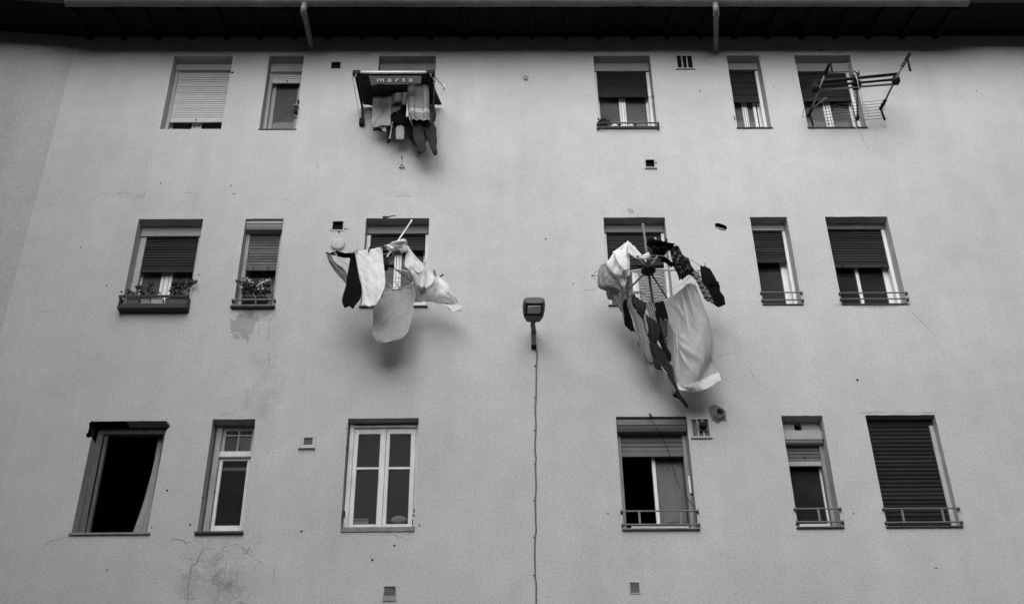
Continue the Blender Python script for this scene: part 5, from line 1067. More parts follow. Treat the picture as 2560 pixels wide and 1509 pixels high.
garment('grey_blouse', 'grey cloth behind the speckled blouse', 'cloth', 'c_mid',
        [dict(rows=[[(1.396, -0.400, 9.677), (1.467, -0.420, 9.663)], [(1.400, -0.380, 9.628), (1.474, -0.400, 9.614)], [(1.418, -0.360, 9.569), (1.494, -0.380, 9.565)]], nu=14, nv=12, folds=2, amp=.012, wr=.02, seed=45),
         dict(rows=[[(1.628, -0.550, 9.803), (1.693, -0.550, 9.813)], [(1.615, -0.520, 9.699), (1.685, -0.520, 9.719)], [(1.630, -0.480, 9.601), (1.670, -0.480, 9.622)], [(1.632, -0.450, 9.529), (1.658, -0.450, 9.529)]], nu=10, nv=18, folds=1.5, amp=.012, wr=.016, seed=46)], group=GC)
garment('lace_top', 'black lace-printed top with a long plain sleeve trailing to the mast', 'top', 'c_lace',
        [dict(rows=[[(2.156, -0.860, 10.021), (2.209, -0.880, 10.019), (2.264, -0.860, 10.029)], [(2.162, -0.850, 9.924), (2.226, -0.880, 9.923), (2.312, -0.840, 9.925)], [(2.173, -0.830, 9.834), (2.260, -0.870, 9.815), (2.386, -0.800, 9.883)], [(2.191, -0.800, 9.751), (2.289, -0.850, 9.736), (2.408, -0.780, 9.816)], [(2.215, -0.780, 9.703), (2.314, -0.820, 9.685), (2.449, -0.750, 9.738)], [(2.238, -0.760, 9.645), (2.271, -0.780, 9.621), (2.337, -0.760, 9.665)], [(2.244, -0.750, 9.603), (2.272, -0.760, 9.609), (2.330, -0.750, 9.646)]], nu=24, nv=34, folds=2.5, amp=.016, wr=.022, seed=47)], group=GC)
o = garment('black_sleeve', 'black plain sleeves looping from the lace top to the line', 'sleeve', 'c_black', [],
        [dict(path=[(1.906, -0.900, 9.993), (1.936, -0.920, 10.021), (2.009, -0.920, 10.026), (2.095, -0.900, 10.014), (2.184, -0.870, 10.016)], rad=[.05, .075, .055, .045, .045], squash=.5, seed=48, wr=.02),
         dict(path=[(1.939, -0.900, 9.972), (2.003, -0.900, 9.930), (2.065, -0.880, 9.934), (2.053, -0.860, 9.865), (2.128, -0.840, 9.817), (2.182, -0.820, 9.768)], rad=[.05, .07, .075, .045, .035, .04], squash=.5, seed=49, wr=.02),
         dict(path=[(1.971, -0.900, 9.951), (1.972, -0.890, 9.896), (1.986, -0.880, 9.846)], rad=[.03, .05, .02], squash=.5, seed=50, wr=.012)], group=GC)
garment('black_pullover', 'black pullover with hanging sleeve at the right end of the dryer', 'pullover', 'c_black',
        [dict(rows=[[(2.551, -0.620, 9.906), (2.604, -0.630, 9.894), (2.664, -0.600, 9.883)], [(2.546, -0.620, 9.812), (2.621, -0.650, 9.791), (2.702, -0.600, 9.799)], [(2.546, -0.610, 9.715), (2.619, -0.650, 9.687), (2.723, -0.600, 9.706)], [(2.561, -0.600, 9.634), (2.624, -0.630, 9.624), (2.726, -0.590, 9.655)], [(2.592, -0.600, 9.608), (2.640, -0.620, 9.605), (2.717, -0.590, 9.640)]], nu=20, nv=22, folds=2, amp=.014, wr=.018, seed=51)],
        [dict(path=[(2.658, -0.600, 9.659), (2.685, -0.580, 9.570), (2.738, -0.560, 9.470), (2.781, -0.540, 9.374)], rad=[.085, .075, .065, .050], squash=.4, seed=52, wr=.016)], group=GC)
garment('striped_scarf', 'striped grey scarf twisting down between the lace top and the black pullover', 'scarf', 'c_cross',
        [dict(rows=[[(2.339, -0.740, 9.746), (2.404, -0.760, 9.742), (2.502, -0.720, 9.733)], [(2.388, -0.720, 9.703), (2.453, -0.740, 9.699), (2.517, -0.700, 9.685)], [(2.460, -0.700, 9.623), (2.493, -0.710, 9.627), (2.535, -0.680, 9.616)], [(2.492, -0.660, 9.548), (2.540, -0.680, 9.544), (2.594, -0.650, 9.534)], [(2.532, -0.630, 9.476), (2.577, -0.660, 9.466), (2.622, -0.630, 9.486)], [(2.550, -0.610, 9.418), (2.601, -0.630, 9.410), (2.648, -0.610, 9.418)], [(2.587, -0.600, 9.389), (2.628, -0.600, 9.379), (2.671, -0.590, 9.372)]], nu=18, nv=44, folds=2, amp=.014, wr=.018, seed=53)], group=GC)
garment('bed_sheet', 'big pale fitted sheet bellying out low on the right of the dryer', 'bed sheet', 'c_sheet',
        [dict(rows=[[(2.132, -0.220, 9.654), (2.212, -0.300, 9.669), (2.311, -0.420, 9.676), (2.392, -0.580, 9.679), (2.477, -0.600, 9.628)], [(2.145, -0.240, 9.536), (2.234, -0.340, 9.507), (2.330, -0.450, 9.484), (2.422, -0.580, 9.458), (2.522, -0.580, 9.446)], [(2.163, -0.280, 9.315), (2.254, -0.400, 9.250), (2.349, -0.500, 9.210), (2.456, -0.570, 9.177), (2.592, -0.540, 9.183)], [(2.189, -0.310, 9.128), (2.268, -0.450, 9.029), (2.363, -0.530, 8.979), (2.477, -0.560, 8.965), (2.618, -0.510, 9.001)],
                    [(2.175, -0.320, 8.932), (2.254, -0.480, 8.812), (2.350, -0.550, 8.770), (2.467, -0.560, 8.774), (2.618, -0.480, 8.845)], [(2.166, -0.330, 8.729), (2.246, -0.480, 8.617), (2.343, -0.540, 8.581), (2.464, -0.540, 8.615), (2.610, -0.460, 8.741)], [(2.161, -0.330, 8.556), (2.242, -0.460, 8.436), (2.339, -0.520, 8.413), (2.447, -0.500, 8.491), (2.595, -0.440, 8.684)], [(2.166, -0.340, 8.460), (2.235, -0.440, 8.336), (2.324, -0.480, 8.307), (2.444, -0.460, 8.401), (2.603, -0.420, 8.639)],
                    [(2.174, -0.330, 8.375), (2.240, -0.380, 8.308), (2.340, -0.410, 8.268), (2.485, -0.440, 8.295), (2.659, -0.420, 8.513)], [(2.184, -0.360, 8.311), (2.258, -0.380, 8.284), (2.349, -0.410, 8.263), (2.505, -0.430, 8.284), (2.680, -0.410, 8.406)]], nu=54, nv=64, folds=1.3, amp=.015, wr=.010, seed=54, slant=-.4, gather=.006, creases=[(.06, .40, .50, .55, .030, .035), (.08, .46, .78, .82, .030, .042), (.10, .52, .50, .86, .028, .034), (.50, .0, .46, .50, .032, .036), (.70, .02, .66, .55, .034, .034), (.90, .05, .97, .60, .030, .030), (.30, .12, .48, .36, .026, .028), (.82, .1, .80, .45, .03, -.03), (.20, .30, .16, .9, .022, -.028)])], group=GC)
garment('black_skirt', 'short black skirt pegged left of the big pale sheet', 'skirt', 'c_black',
        [dict(rows=[[(2.027, -0.140, 9.670), (2.137, -0.160, 9.694)], [(2.022, -0.200, 9.513), (2.160, -0.200, 9.525)], [(2.032, -0.220, 9.390), (2.163, -0.220, 9.371)]], nu=16, nv=18, folds=2, amp=.012, wr=.016, seed=55)], group=GC)
garment('dark_print_shirt', 'dark patterned shirt below the short black skirt', 'shirt', 'c_darkprint',
        [dict(rows=[[(2.034, -0.210, 9.396), (2.158, -0.210, 9.377)], [(2.041, -0.240, 9.244), (2.138, -0.240, 9.231)], [(2.031, -0.250, 9.142), (2.122, -0.250, 9.123)], [(2.013, -0.260, 9.088), (2.079, -0.260, 9.078)]], nu=16, nv=18, folds=2, amp=.012, wr=.02, seed=56)],
        [dict(path=[(2.036, -0.260, 9.112), (2.061, -0.280, 8.957), (2.088, -0.300, 8.828), (2.112, -0.320, 8.729)], rad=[.045, .045, .032, .014], squash=.5, seed=57, wr=.012)], group=GC)
garment('black_leggings', 'black leggings at the left of the hanging bundle', 'leggings', 'c_black',
        [dict(rows=[[(1.620, -0.340, 9.599), (1.672, -0.340, 9.596)], [(1.581, -0.360, 9.425), (1.671, -0.360, 9.436)], [(1.596, -0.380, 9.255), (1.700, -0.380, 9.278)], [(1.598, -0.380, 9.197), (1.705, -0.380, 9.206)], [(1.648, -0.390, 9.129), (1.728, -0.390, 9.087)]], nu=14, nv=20, folds=1.5, amp=.012, wr=.016, seed=58),
         dict(rows=[[(1.747, -0.340, 9.005), (1.775, -0.340, 8.993)], [(1.746, -0.340, 8.946), (1.780, -0.340, 8.934)], [(1.767, -0.340, 8.894), (1.782, -0.340, 8.876)]], nu=8, nv=8, folds=1, amp=.004, wr=.006, seed=59)], group=GC)
garment('striped_trousers', 'pale pinstriped trousers slanting down in the bundle with a frayed end', 'trousers', 'c_stripe',
        [dict(rows=[[(1.681, -0.360, 9.651), (1.737, -0.380, 9.668), (1.767, -0.360, 9.632)], [(1.648, -0.400, 9.484), (1.685, -0.440, 9.445), (1.735, -0.420, 9.409)], [(1.689, -0.440, 9.288), (1.749, -0.480, 9.250), (1.822, -0.440, 9.233)], [(1.718, -0.460, 9.109), (1.774, -0.500, 9.071), (1.840, -0.460, 9.061)], [(1.735, -0.470, 8.938), (1.792, -0.500, 8.907), (1.868, -0.460, 8.908)], [(1.759, -0.460, 8.804), (1.810, -0.480, 8.786), (1.873, -0.450, 8.786)], [(1.789, -0.440, 8.712), (1.835, -0.460, 8.700), (1.891, -0.440, 8.689)], [(1.820, -0.420, 8.644), (1.858, -0.430, 8.632), (1.904, -0.420, 8.632)]], nu=22, nv=40, folds=2, amp=.014, wr=.014, seed=60),
         dict(rows=[[(1.678, -0.380, 9.638), (1.756, -0.400, 9.680), (1.865, -0.360, 9.693)], [(1.689, -0.400, 9.600), (1.761, -0.420, 9.629), (1.855, -0.380, 9.662)]], nu=16, nv=6, folds=2, amp=.01, wr=.012, seed=61)], group=GC)
fr = MB(); rr2 = random.Random(5)
fringe_root = bpy.data.objects['striped_trousers']
for i in range(12):
    t = i/11; a = Vector((1.821, -0.420, 8.646)).lerp(Vector((1.904, -0.420, 8.634)), t); b = Vector((1.865, -0.360, 8.496)).lerp(Vector((1.928, -0.360, 8.518)), t)
    b = a.lerp(b, .6+.4*rr2.random()); fr.tube([a, a.lerp(b, .5)+Vector((rr2.uniform(-.01, .01), 0, 0)), b], .0016, 5)
fo_ = part(fr, 'fringe', M['line'], fringe_root); fo_['kind'] = 'stuff'
garment('dark_cardigan', 'dark cardigan with rolled collar at the top of the bundle', 'cardigan', 'c_dark',
        [dict(rows=[[(1.700, -0.440, 9.586), (1.752, -0.460, 9.554), (1.813, -0.440, 9.518)], [(1.709, -0.460, 9.456), (1.780, -0.500, 9.430), (1.861, -0.460, 9.401)], [(1.747, -0.470, 9.353), (1.802, -0.510, 9.327), (1.852, -0.470, 9.328)], [(1.782, -0.470, 9.280), (1.809, -0.480, 9.250), (1.843, -0.470, 9.280)]], nu=18, nv=20, folds=2.2, amp=.018, wr=.028, seed=62)], group=GC)
garment('diamond_scarf', 'pale scarf printed with dark nested diamonds beside the short black skirt', 'scarf', 'c_diamond',
        [dict(rows=[[(1.883, -0.340, 9.564), (1.939, -0.340, 9.552), (2.001, -0.300, 9.565)], [(1.884, -0.380, 9.434), (1.932, -0.400, 9.421), (1.988, -0.360, 9.422)], [(1.904, -0.400, 9.312), (1.941, -0.420, 9.299), (1.988, -0.380, 9.301)], [(1.929, -0.400, 9.252), (1.967, -0.410, 9.234), (2.004, -0.380, 9.222)]], nu=16, nv=22, folds=1.5, amp=.01, wr=.012, seed=63)], group=GC)
garment('charcoal_skirt', 'charcoal skirt in the middle of the hanging bundle', 'skirt', 'c_dim',
        [dict(rows=[[(1.834, -0.420, 9.360), (1.868, -0.440, 9.299), (1.899, -0.420, 9.276)], [(1.831, -0.440, 9.216), (1.914, -0.480, 9.166), (2.002, -0.420, 9.179)], [(1.836, -0.450, 9.090), (1.914, -0.490, 9.053), (2.005, -0.430, 9.078)], [(1.854, -0.450, 8.996), (1.918, -0.480, 8.965), (1.986, -0.430, 8.996)], [(1.873, -0.440, 8.908), (1.914, -0.460, 8.884), (1.965, -0.430, 8.920)]], nu=20, nv=24, folds=2, amp=.018, wr=.024, seed=64),
         dict(rows=[[(1.816, -0.470, 9.256), (1.847, -0.480, 9.214)], [(1.831, -0.480, 9.131), (1.861, -0.490, 9.124)], [(1.841, -0.480, 9.001), (1.855, -0.490, 9.007)]], nu=8, nv=12, folds=1, amp=.006, wr=.012, seed=65)], group=GC)
garment('long_trousers', 'long dark trousers, lowest of the bundle, ending in a point above the grey shutter', 'trousers', 'c_dim',
        [dict(rows=[[(1.850, -0.420, 8.897), (1.906, -0.450, 8.891), (1.971, -0.420, 8.914)], [(1.876, -0.420, 8.793), (1.948, -0.450, 8.797), (2.034, -0.420, 8.826)], [(1.902, -0.410, 8.660), (1.980, -0.440, 8.688), (2.068, -0.410, 8.751)], [(1.920, -0.410, 8.580), (1.992, -0.430, 8.580), (2.101, -0.400, 8.653)], [(1.998, -0.400, 8.551), (2.049, -0.420, 8.540), (2.132, -0.390, 8.590)], [(2.040, -0.380, 8.427), (2.076, -0.400, 8.415), (2.131, -0.370, 8.443)], [(2.068, -0.360, 8.326), (2.105, -0.380, 8.325), (2.156, -0.350, 8.364)], [(2.093, -0.340, 8.253), (2.132, -0.350, 8.264), (2.179, -0.330, 8.314)], [(2.180, -0.320, 8.202), (2.201, -0.320, 8.219), (2.219, -0.310, 8.241)], [(2.259, -0.300, 8.102), (2.267, -0.300, 8.107), (2.276, -0.300, 8.135)]], nu=20, nv=52, folds=2, amp=.014, wr=.020, seed=66)], group=GC)
garment('floral_strip', 'narrow pale floral cloth squeezed between the pinstriped trousers and the charcoal skirt', 'cloth', 'c_speck',
        [dict(rows=[[(1.820, -0.500, 9.285), (1.844, -0.500, 9.273)], [(1.820, -0.510, 9.171), (1.847, -0.510, 9.177)], [(1.828, -0.510, 9.077), (1.859, -0.510, 9.088)], [(1.838, -0.500, 8.995), (1.857, -0.500, 9.006)]], nu=8, nv=20, folds=1.4, amp=.008, wr=.012, seed=81),
         dict(rows=[[(1.828, -0.500, 8.954), (1.842, -0.500, 8.942)], [(1.845, -0.500, 8.884), (1.864, -0.500, 8.878)], [(1.860, -0.490, 8.867), (1.876, -0.490, 8.869)]], nu=6, nv=8, folds=1, amp=.004, wr=.006, seed=82)], group=GC)
garment('grey_trouser_leg', 'mid-grey trouser leg over the lower end of the long dark trousers', 'trousers', 'c_mid',
        [dict(rows=[[(1.990, -0.430, 8.551), (2.034, -0.440, 8.506)], [(2.013, -0.420, 8.461), (2.066, -0.440, 8.415)], [(2.041, -0.400, 8.359), (2.110, -0.420, 8.337)], [(2.066, -0.380, 8.281), (2.133, -0.400, 8.286)], [(2.091, -0.360, 8.236), (2.120, -0.370, 8.262)]], nu=12, nv=24, folds=1.5, amp=.008, wr=.012, seed=83)], group=GC)
garment('black_tights', 'black tights dangling behind the middle of the bundle', 'tights', 'c_black', [],
        [dict(path=[(1.793, -0.360, 9.411), (1.811, -0.360, 9.242), (1.856, -0.360, 9.028), (1.920, -0.360, 8.817)], rad=[.035, .03, .03, .012], squash=.6, seed=84, wr=.014),
         dict(path=[(1.978, -0.300, 9.473), (2.011, -0.320, 9.266), (2.037, -0.340, 8.992), (2.095, -0.350, 8.798), (2.112, -0.350, 8.706)], rad=[.03, .03, .034, .025, .01], squash=.6, seed=85, wr=.014)], group=GC)
garment('white_hem', 'sliver of white cloth showing between the dark trousers', 'cloth', 'c_white',
        [dict(rows=[[(1.986, -0.360, 9.015), (1.998, -0.360, 8.980)], [(1.976, -0.360, 8.956), (2.014, -0.360, 8.921)], [(1.997, -0.360, 8.909), (2.032, -0.360, 8.868)]], nu=8, nv=10, folds=1, amp=.003, wr=.005, seed=67)], group=GC)
garment('pale_lining', 'narrow strip of pale lining along the long dark trousers', 'lining', 'c_grey',
        [dict(rows=[[(1.978, -0.450, 8.585), (1.988, -0.450, 8.585)], [(2.007, -0.440, 8.528), (2.022, -0.440, 8.534)], [(2.037, -0.440, 8.483), (2.051, -0.440, 8.494)]], nu=6, nv=10, folds=1, amp=.002, wr=.004, seed=68)], group=GC)
for i, (p, tl, mt, lab) in enumerate((((1.839, -0.900, 9.801), -.3, 'card', 'white peg hanging from the cuff of the white jacket'), ((2.603, -0.630, 9.910), .3, 'peg', 'pale peg at the shoulder of the black pullover'), ((1.981, -0.930, 10.066), .0, 'card', 'pale peg on top of the black sleeve'), ((2.079, -0.900, 9.977), .5, 'black', 'dark peg under the black sleeve'), ((2.116, -0.130, 9.742), .0, 'peg', 'peg between the short black skirt and the pale sheet'))):
    peg(p, lab, tl, mt)

# ---------------------------------------------------------------- empty folding airer, top right
d3 = thing('folding_airer', ((5.144, -0.050, 12.846)[0], 0, (5.144, -0.050, 12.846)[2]), 'empty folding airer with three long bars fixed outside the top right window', 'airer')
def rod(p, q, r_, m_, nm='bar'): part(MB().tube([p, q], r_, 10), nm, M[m_], d3, True)
rod((4.466, -0.500, 13.081), (5.631, -0.620, 13.126), .022, 'black'); rod((4.477, -0.480, 13.017), (5.580, -0.580, 13.058), .017, 'black'); rod((4.516, -0.440, 12.993), (5.566, -0.520, 13.026), .015, 'greytube')
rod((4.473, -0.520, 13.101), (5.065, -0.550, 13.133), .006, 'linedark', 'wire')
for c_, sz in (((4.482, -0.470, 13.009), .058), ((5.587, -0.570, 13.040), .050)):
    part(MB().box((c_[0]-sz, c_[1]-.06, c_[2]-sz*1.1), (c_[0]+sz*.9, c_[1]+.05, c_[2]+sz*1.2), .022), 'hub_block', M['black'], d3)
part(MB().box(((5.018, -0.460, 13.062)[0], -.52, (5.009, -0.460, 13.006)[2]), ((5.126, -0.460, 13.062)[0], -.40, (5.063, -0.460, 13.130)[2]), .02), 'slider', M['black'], d3)
endL = ((4.621, -0.850, 13.126), (4.576, -0.680, 13.053), (4.503, -0.420, 12.990), (4.469, -0.220, 12.854), (4.422, -0.120, 12.779))
endR = ((5.700, -0.950, 13.192), (5.617, -0.780, 13.098), (5.593, -0.570, 13.068), (5.500, -0.300, 12.944), (5.448, -0.160, 12.884))
for E_ in (endL, endR):
    rod(E_[1], E_[3], .014, 'greytube', 'end_rod'); rod(E_[0], E_[1], .024, 'black', 'end_grip'); rod(E_[3], E_[4], .024, 'black', 'end_grip')
rod((5.677, -0.880, 13.139), (5.700, -0.820, 12.981), .015, 'black', 'hook_arm'); rod((5.464, -0.160, 12.878), (5.488, -0.140, 12.708), .015, 'black', 'hook_arm')
rod((4.637, -0.820, 13.105), (4.638, -0.800, 12.992), .012, 'black', 'hook_arm'); rod((4.462, -0.120, 12.823), (4.494, -0.060, 12.673), .013, 'black', 'hook_arm')
rod((4.419, -0.130, 12.775), (4.512, -0.240, 12.891), .012, 'greytube', 'brace'); rod((4.490, -0.240, 12.857), (4.642, -0.400, 12.897), .011, 'greytube', 'brace'); rod((4.793, -0.200, 12.921), (4.754, -0.180, 12.834), .008, 'black', 'brace')
rod((5.071, -0.440, 13.003), (5.149, -0.060, 12.820), .016, 'greytube', 'support_leg'); part(MB().box(((5.134, -0.060, 12.831)[0], -.09, (5.146, -0.060, 12.803)[2]), ((5.172, -0.060, 12.831)[0], -.01, (5.158, -0.060, 12.870)[2]), .008), 'support_foot', M['black'], d3)
rod((5.102, -0.100, 13.018), (5.116, -0.060, 12.654), .006, 'black', 'stay')
rod((5.234, -0.100, 13.690), (5.289, -0.120, 13.589), .010, 'black', 'wall_hook'); rod((5.294, -0.120, 13.659), (5.281, -0.120, 13.583), .012, 'black', 'wall_hook'); rod((5.195, -0.110, 13.575), (5.284, -0.120, 13.583), .010, 'black', 'wall_hook')
for i in range(7):
    t = i/6; a = Vector((4.619, -0.220, 12.909)).lerp(Vector((4.677, -0.100, 12.675)), t); b = Vector((5.477, -0.300, 12.930)).lerp(Vector((5.478, -0.140, 12.747)), t)
    part(MB().tube([a, b], .0032, 6), 'wire', M['linedark'], d3)
for i in range(6):
    t = i/5; a = Vector((4.638, -0.830, 13.095)).lerp(Vector((4.613, -0.700, 13.056)), t); b = Vector((5.641, -0.900, 13.091)).lerp(Vector((5.603, -0.740, 13.076)), t)
    part(MB().tube([a, b], .003, 6), 'wire', M['line'], d3)
for a, b in (((4.657, -0.250, 12.925), (4.707, -0.080, 12.654)), ((4.397, -0.300, 12.991), (4.389, -0.200, 12.928)), ((4.389, -0.200, 12.928), (4.352, -0.100, 12.814)), ((4.352, -0.100, 12.814), (4.397, -0.120, 12.779)), ((5.508, -0.250, 12.912), (5.492, -0.200, 12.864)), ((5.465, -0.160, 12.886), (5.520, -0.160, 12.888))):
    part(MB().tube([a, b], .0035, 6), 'wire', M['linedark'], d3)
s3 = thing('tie_string', (5.055, -0.550, 13.144), 'loose white string tied round the bars of the empty airer', 'string')
for pth in ([(5.039, -0.580, 13.121), (5.041, -0.600, 13.018), (5.077, -0.500, 12.913), (5.149, -0.350, 12.887), (5.187, -0.200, 12.848), (5.175, -0.150, 12.838)], [(5.149, -0.350, 12.887), (5.185, -0.300, 12.833), (5.244, -0.200, 12.781), (5.273, -0.150, 12.777)], [(5.199, -0.150, 12.832), (5.240, -0.120, 12.804)], [(5.086, -0.070, 12.662), (5.107, -0.050, 12.586)]):
    part(MB().tube(smooth_pts(pth, 5), .0045, 6), 'strand', M['white'], s3)

# ---------------------------------------------------------------- bracket and pulley by the narrow top window
pb = thing('line_pulley', (-2.751, -0.050, 12.969), 'dark line pulley and hook clamped to the narrow top window', 'pulley')
part(MB().box((-2.780, -0.080, 13.104), ((-2.721, -0.030, 13.073)[0], -.0, (-2.716, -0.050, 13.055)[2]), .01), 'clamp', M['cable'], pb)
part(MB().box((-2.776, -0.060, 13.017), ((-2.726, -0.030, 12.968)[0], -.0, (-2.721, -0.050, 12.946)[2]), .012), 'wheel_box', M['black'], pb)
part(MB().tube(smooth_pts([(-2.736, -0.050, 12.950), (-2.738, -0.050, 12.893), (-2.757, -0.050, 12.864), (-2.740, -0.050, 12.840), (-2.725, -0.050, 12.855)], 4), .007, 6), 'hook', M['black'], pb)
part(MB().tube([(-2.827, -0.050, 13.099), (-2.769, -0.050, 13.084)], .010, 8), 'pin', M['cable'], pb)
part(MB().box((-2.750, -0.030, 13.218), ((-2.724, -0.020, 13.169)[0], -.0, (-2.722, -0.030, 13.160)[2]), .004), 'bracket', M['black'], pb)
wb = thing('line_bracket', (2.264, -0.030, 10.729), 'small dark hook with cord on the jamb beside the black sleeve', 'hook')
part(MB().tube(smooth_pts([(2.262, -0.030, 10.758), (2.280, -0.050, 10.726), (2.271, -0.060, 10.690), (2.250, -0.050, 10.703)], 4), .010, 6), 'hook', M['black'], wb)
part(MB().tube([(2.198, -0.050, 10.681), (2.254, -0.040, 10.685)], .008, 6), 'pin', M['white'], wb)
part(MB().tube(smooth_pts([(2.256, -0.040, 10.705), (2.229, -0.040, 10.325), (2.210, -0.040, 9.999), (2.196, -0.040, 9.828)], 4), .003, 5), 'cord', M['linedark'], wb)
wk = thing('line_wire', (2.305, -0.020, 13.254), 'two short wires standing out of the jamb of the top window with the white bags', 'wire')
for p, q in (((2.253, 0.100, 13.362), (2.306, -0.010, 13.292)), ((2.244, 0.100, 13.336), (2.302, -0.010, 13.247))): part(MB().tube([p, q], .003, 5), 'strand', M['black'], wk)
part(MB().box(((2.302, -0.000, 13.302)[0], -.012, (2.298, -0.000, 13.253)[2]), ((2.302, -0.000, 13.302)[0]+.01, .0, (2.303, -0.000, 13.321)[2])), 'plate', M['black'], wk)

# ---------------------------------------------------------------- cord hanging across the bottom right-centre window
cw = thing('shutter_cord', (2.272, -0.030, 6.967), 'thin dark cord looping across the half-open window with the net curtain', 'cord')
part(MB().tube(smooth_pts([(1.888, -0.020, 8.091), (1.938, -0.020, 7.989), (2.005, 0.100, 7.932), (2.058, 0.140, 7.824), (2.082, 0.140, 7.707), (2.070, 0.200, 7.652), (2.108, 0.200, 7.600), (2.146, 0.200, 7.433), (2.178, 0.200, 7.320)], 4), .0035, 5), 'cord', M['black'], cw)
part(MB().tube(smooth_pts([(2.218, 0.150, 7.206), (2.261, 0.050, 7.071), (2.285, -0.030, 6.957), (2.286, -0.030, 6.830), (2.288, -0.030, 6.704)], 4), .0045, 5), 'cord', M['black'], cw)
sb = thing('jamb_strip', (2.269, -0.000, 7.269), 'short white strip fixed on the jamb beside the half-open window', 'strip')
part(MB().box(((2.268, -0.000, 7.169)[0]-.022, -.012, (2.268, -0.000, 7.169)[2]), ((2.268, -0.000, 7.169)[0]-.002, -.0, (2.280, -0.000, 7.381)[2]), .002), 'strip', M['white'], sb)
part(MB().tube([(2.268, -0.010, 7.149), (2.268, -0.030, 7.140)], .013, 8), 'stud', M['black'], sb)
nb = thing('nail_hook', (1.867, -0.020, 8.167), 'short iron hook above the half-open window with the net curtain', 'hook')
part(MB().tube([(1.868, -0.000, 8.195), (1.866, -0.060, 8.135), (1.881, -0.050, 8.132)], .010, 7), 'hook', M['black'], nb)

# ---------------------------------------------------------------- curtains
garment('curtain', 'printed scroll-pattern curtain behind the right rotary dryer', 'curtain', 'c_curtain',
        [dict(rows=[[(1.904, 0.240, 10.523), (2.266, 0.240, 10.533)], [(1.908, 0.240, 10.189), (2.251, 0.240, 10.187)], [(1.903, 0.240, 9.928), (2.243, 0.240, 9.937)]], nu=44, nv=20, folds=6, amp=.010, wr=.006, seed=71)])
garment('curtain', 'grey net curtain in the right half of the half-open window', 'curtain', 'c_net',
        [dict(rows=[[(1.918, 0.300, 7.765), (2.256, 0.300, 7.762)], [(1.913, 0.300, 7.409), (2.252, 0.300, 7.406)], [(1.908, 0.300, 6.927), (2.240, 0.300, 6.929)]], nu=30, nv=26, folds=3, amp=.008, wr=.018, seed=72)])
garment('curtain', 'pale curtain pulled aside in the open dark window', 'curtain', 'c_grey',
        [dict(rows=[[(-4.015, 0.300, 8.152), (-3.980, 0.320, 8.156), (-3.944, 0.300, 8.145)], [(-4.026, 0.300, 7.673), (-3.992, 0.330, 7.654), (-3.938, 0.300, 7.640)], [(-4.071, 0.300, 7.206), (-4.012, 0.340, 7.202), (-3.945, 0.300, 7.205)], [(-4.128, 0.300, 6.858), (-4.055, 0.350, 6.877), (-3.959, 0.300, 6.856)]], nu=26, nv=34, folds=1.6, amp=.016, wr=.010, seed=73)])

# ---------------------------------------------------------------- things on the sills
tr = thing('white_card_box', (-1.528, 0.240, 6.926), 'small pale box standing inside the left pane of the white casement', 'box')
part(MB().box((-1.609, 0.200, 6.910), ((-1.437, 0.200, 6.980)[0], .28, (-1.437, 0.200, 6.977)[2]), .004), 'box_body', M['card'], tr)
part(MB().box(((-1.597, 0.200, 6.945)[0], .196, (-1.597, 0.200, 6.943)[2]), ((-1.451, 0.200, 6.944)[0], .199, (-1.598, 0.200, 6.960)[2])), 'printed_band', M['boxdark'], tr)
cu = thing('cushion', (-1.095, 0.260, 6.946), 'pale rounded cushion leaning inside the right pane of the white casement', 'cushion')
p0, p1 = (-1.190, 0.200, 6.923), (-0.990, 0.200, 7.043)
cu_m = MB(); nn = 20
for s_ in range(9):
    t = s_/8; rr_ = math.sin(math.pi*min(max(t, .04), .96))**.5
    cu_m.v += [((p0[0]+p1[0])/2 + (p1[0]-p0[0])/2*rr_*math.copysign(abs(math.cos(2*math.pi*i/nn))**.6, math.cos(2*math.pi*i/nn)), .26+.06*rr_*math.sin(2*math.pi*i/nn)+t*.04, p0[2]+(p1[2]-p0[2])*t) for i in range(nn)]
for s_ in range(8): cu_m.f += [(s_*nn+i, s_*nn+(i+1) % nn, (s_+1)*nn+(i+1) % nn, (s_+1)*nn+i) for i in range(nn)]
cu_m.f += [tuple(range(nn)), tuple(8*nn+i for i in range(nn))]
part(cu_m, 'cover', M['c_net'], cu, True)
def leaves(pts_, n_, size, spread, seed, flat=.6):
    r_ = random.Random(seed); mb = MB()
    for i in range(n_):
        c_ = Vector(r_.choice(pts_)) + Vector((r_.gauss(0, spread), r_.gauss(0, spread*.7), r_.gauss(0, spread*flat)))
        d = Vector((r_.uniform(-1, 1), r_.uniform(-1, .4), r_.uniform(-.6, .9))).normalized(); s_ = d.cross(Vector((r_.uniform(-1, 1), r_.uniform(-1, 1), r_.uniform(-1, 1)))).normalized(); k = size*(.6+.7*r_.random()); n3 = d.cross(s_)*k*.18
        mb.add([c_, c_+d*k*.45+s_*k*.38+n3, c_+d*k*.75+s_*k*.30, c_+d*k-n3, c_+d*k*.75-s_*k*.30, c_+d*k*.45-s_*k*.38+n3], [(0, 1, 2, 3, 4, 5)])
    return mb
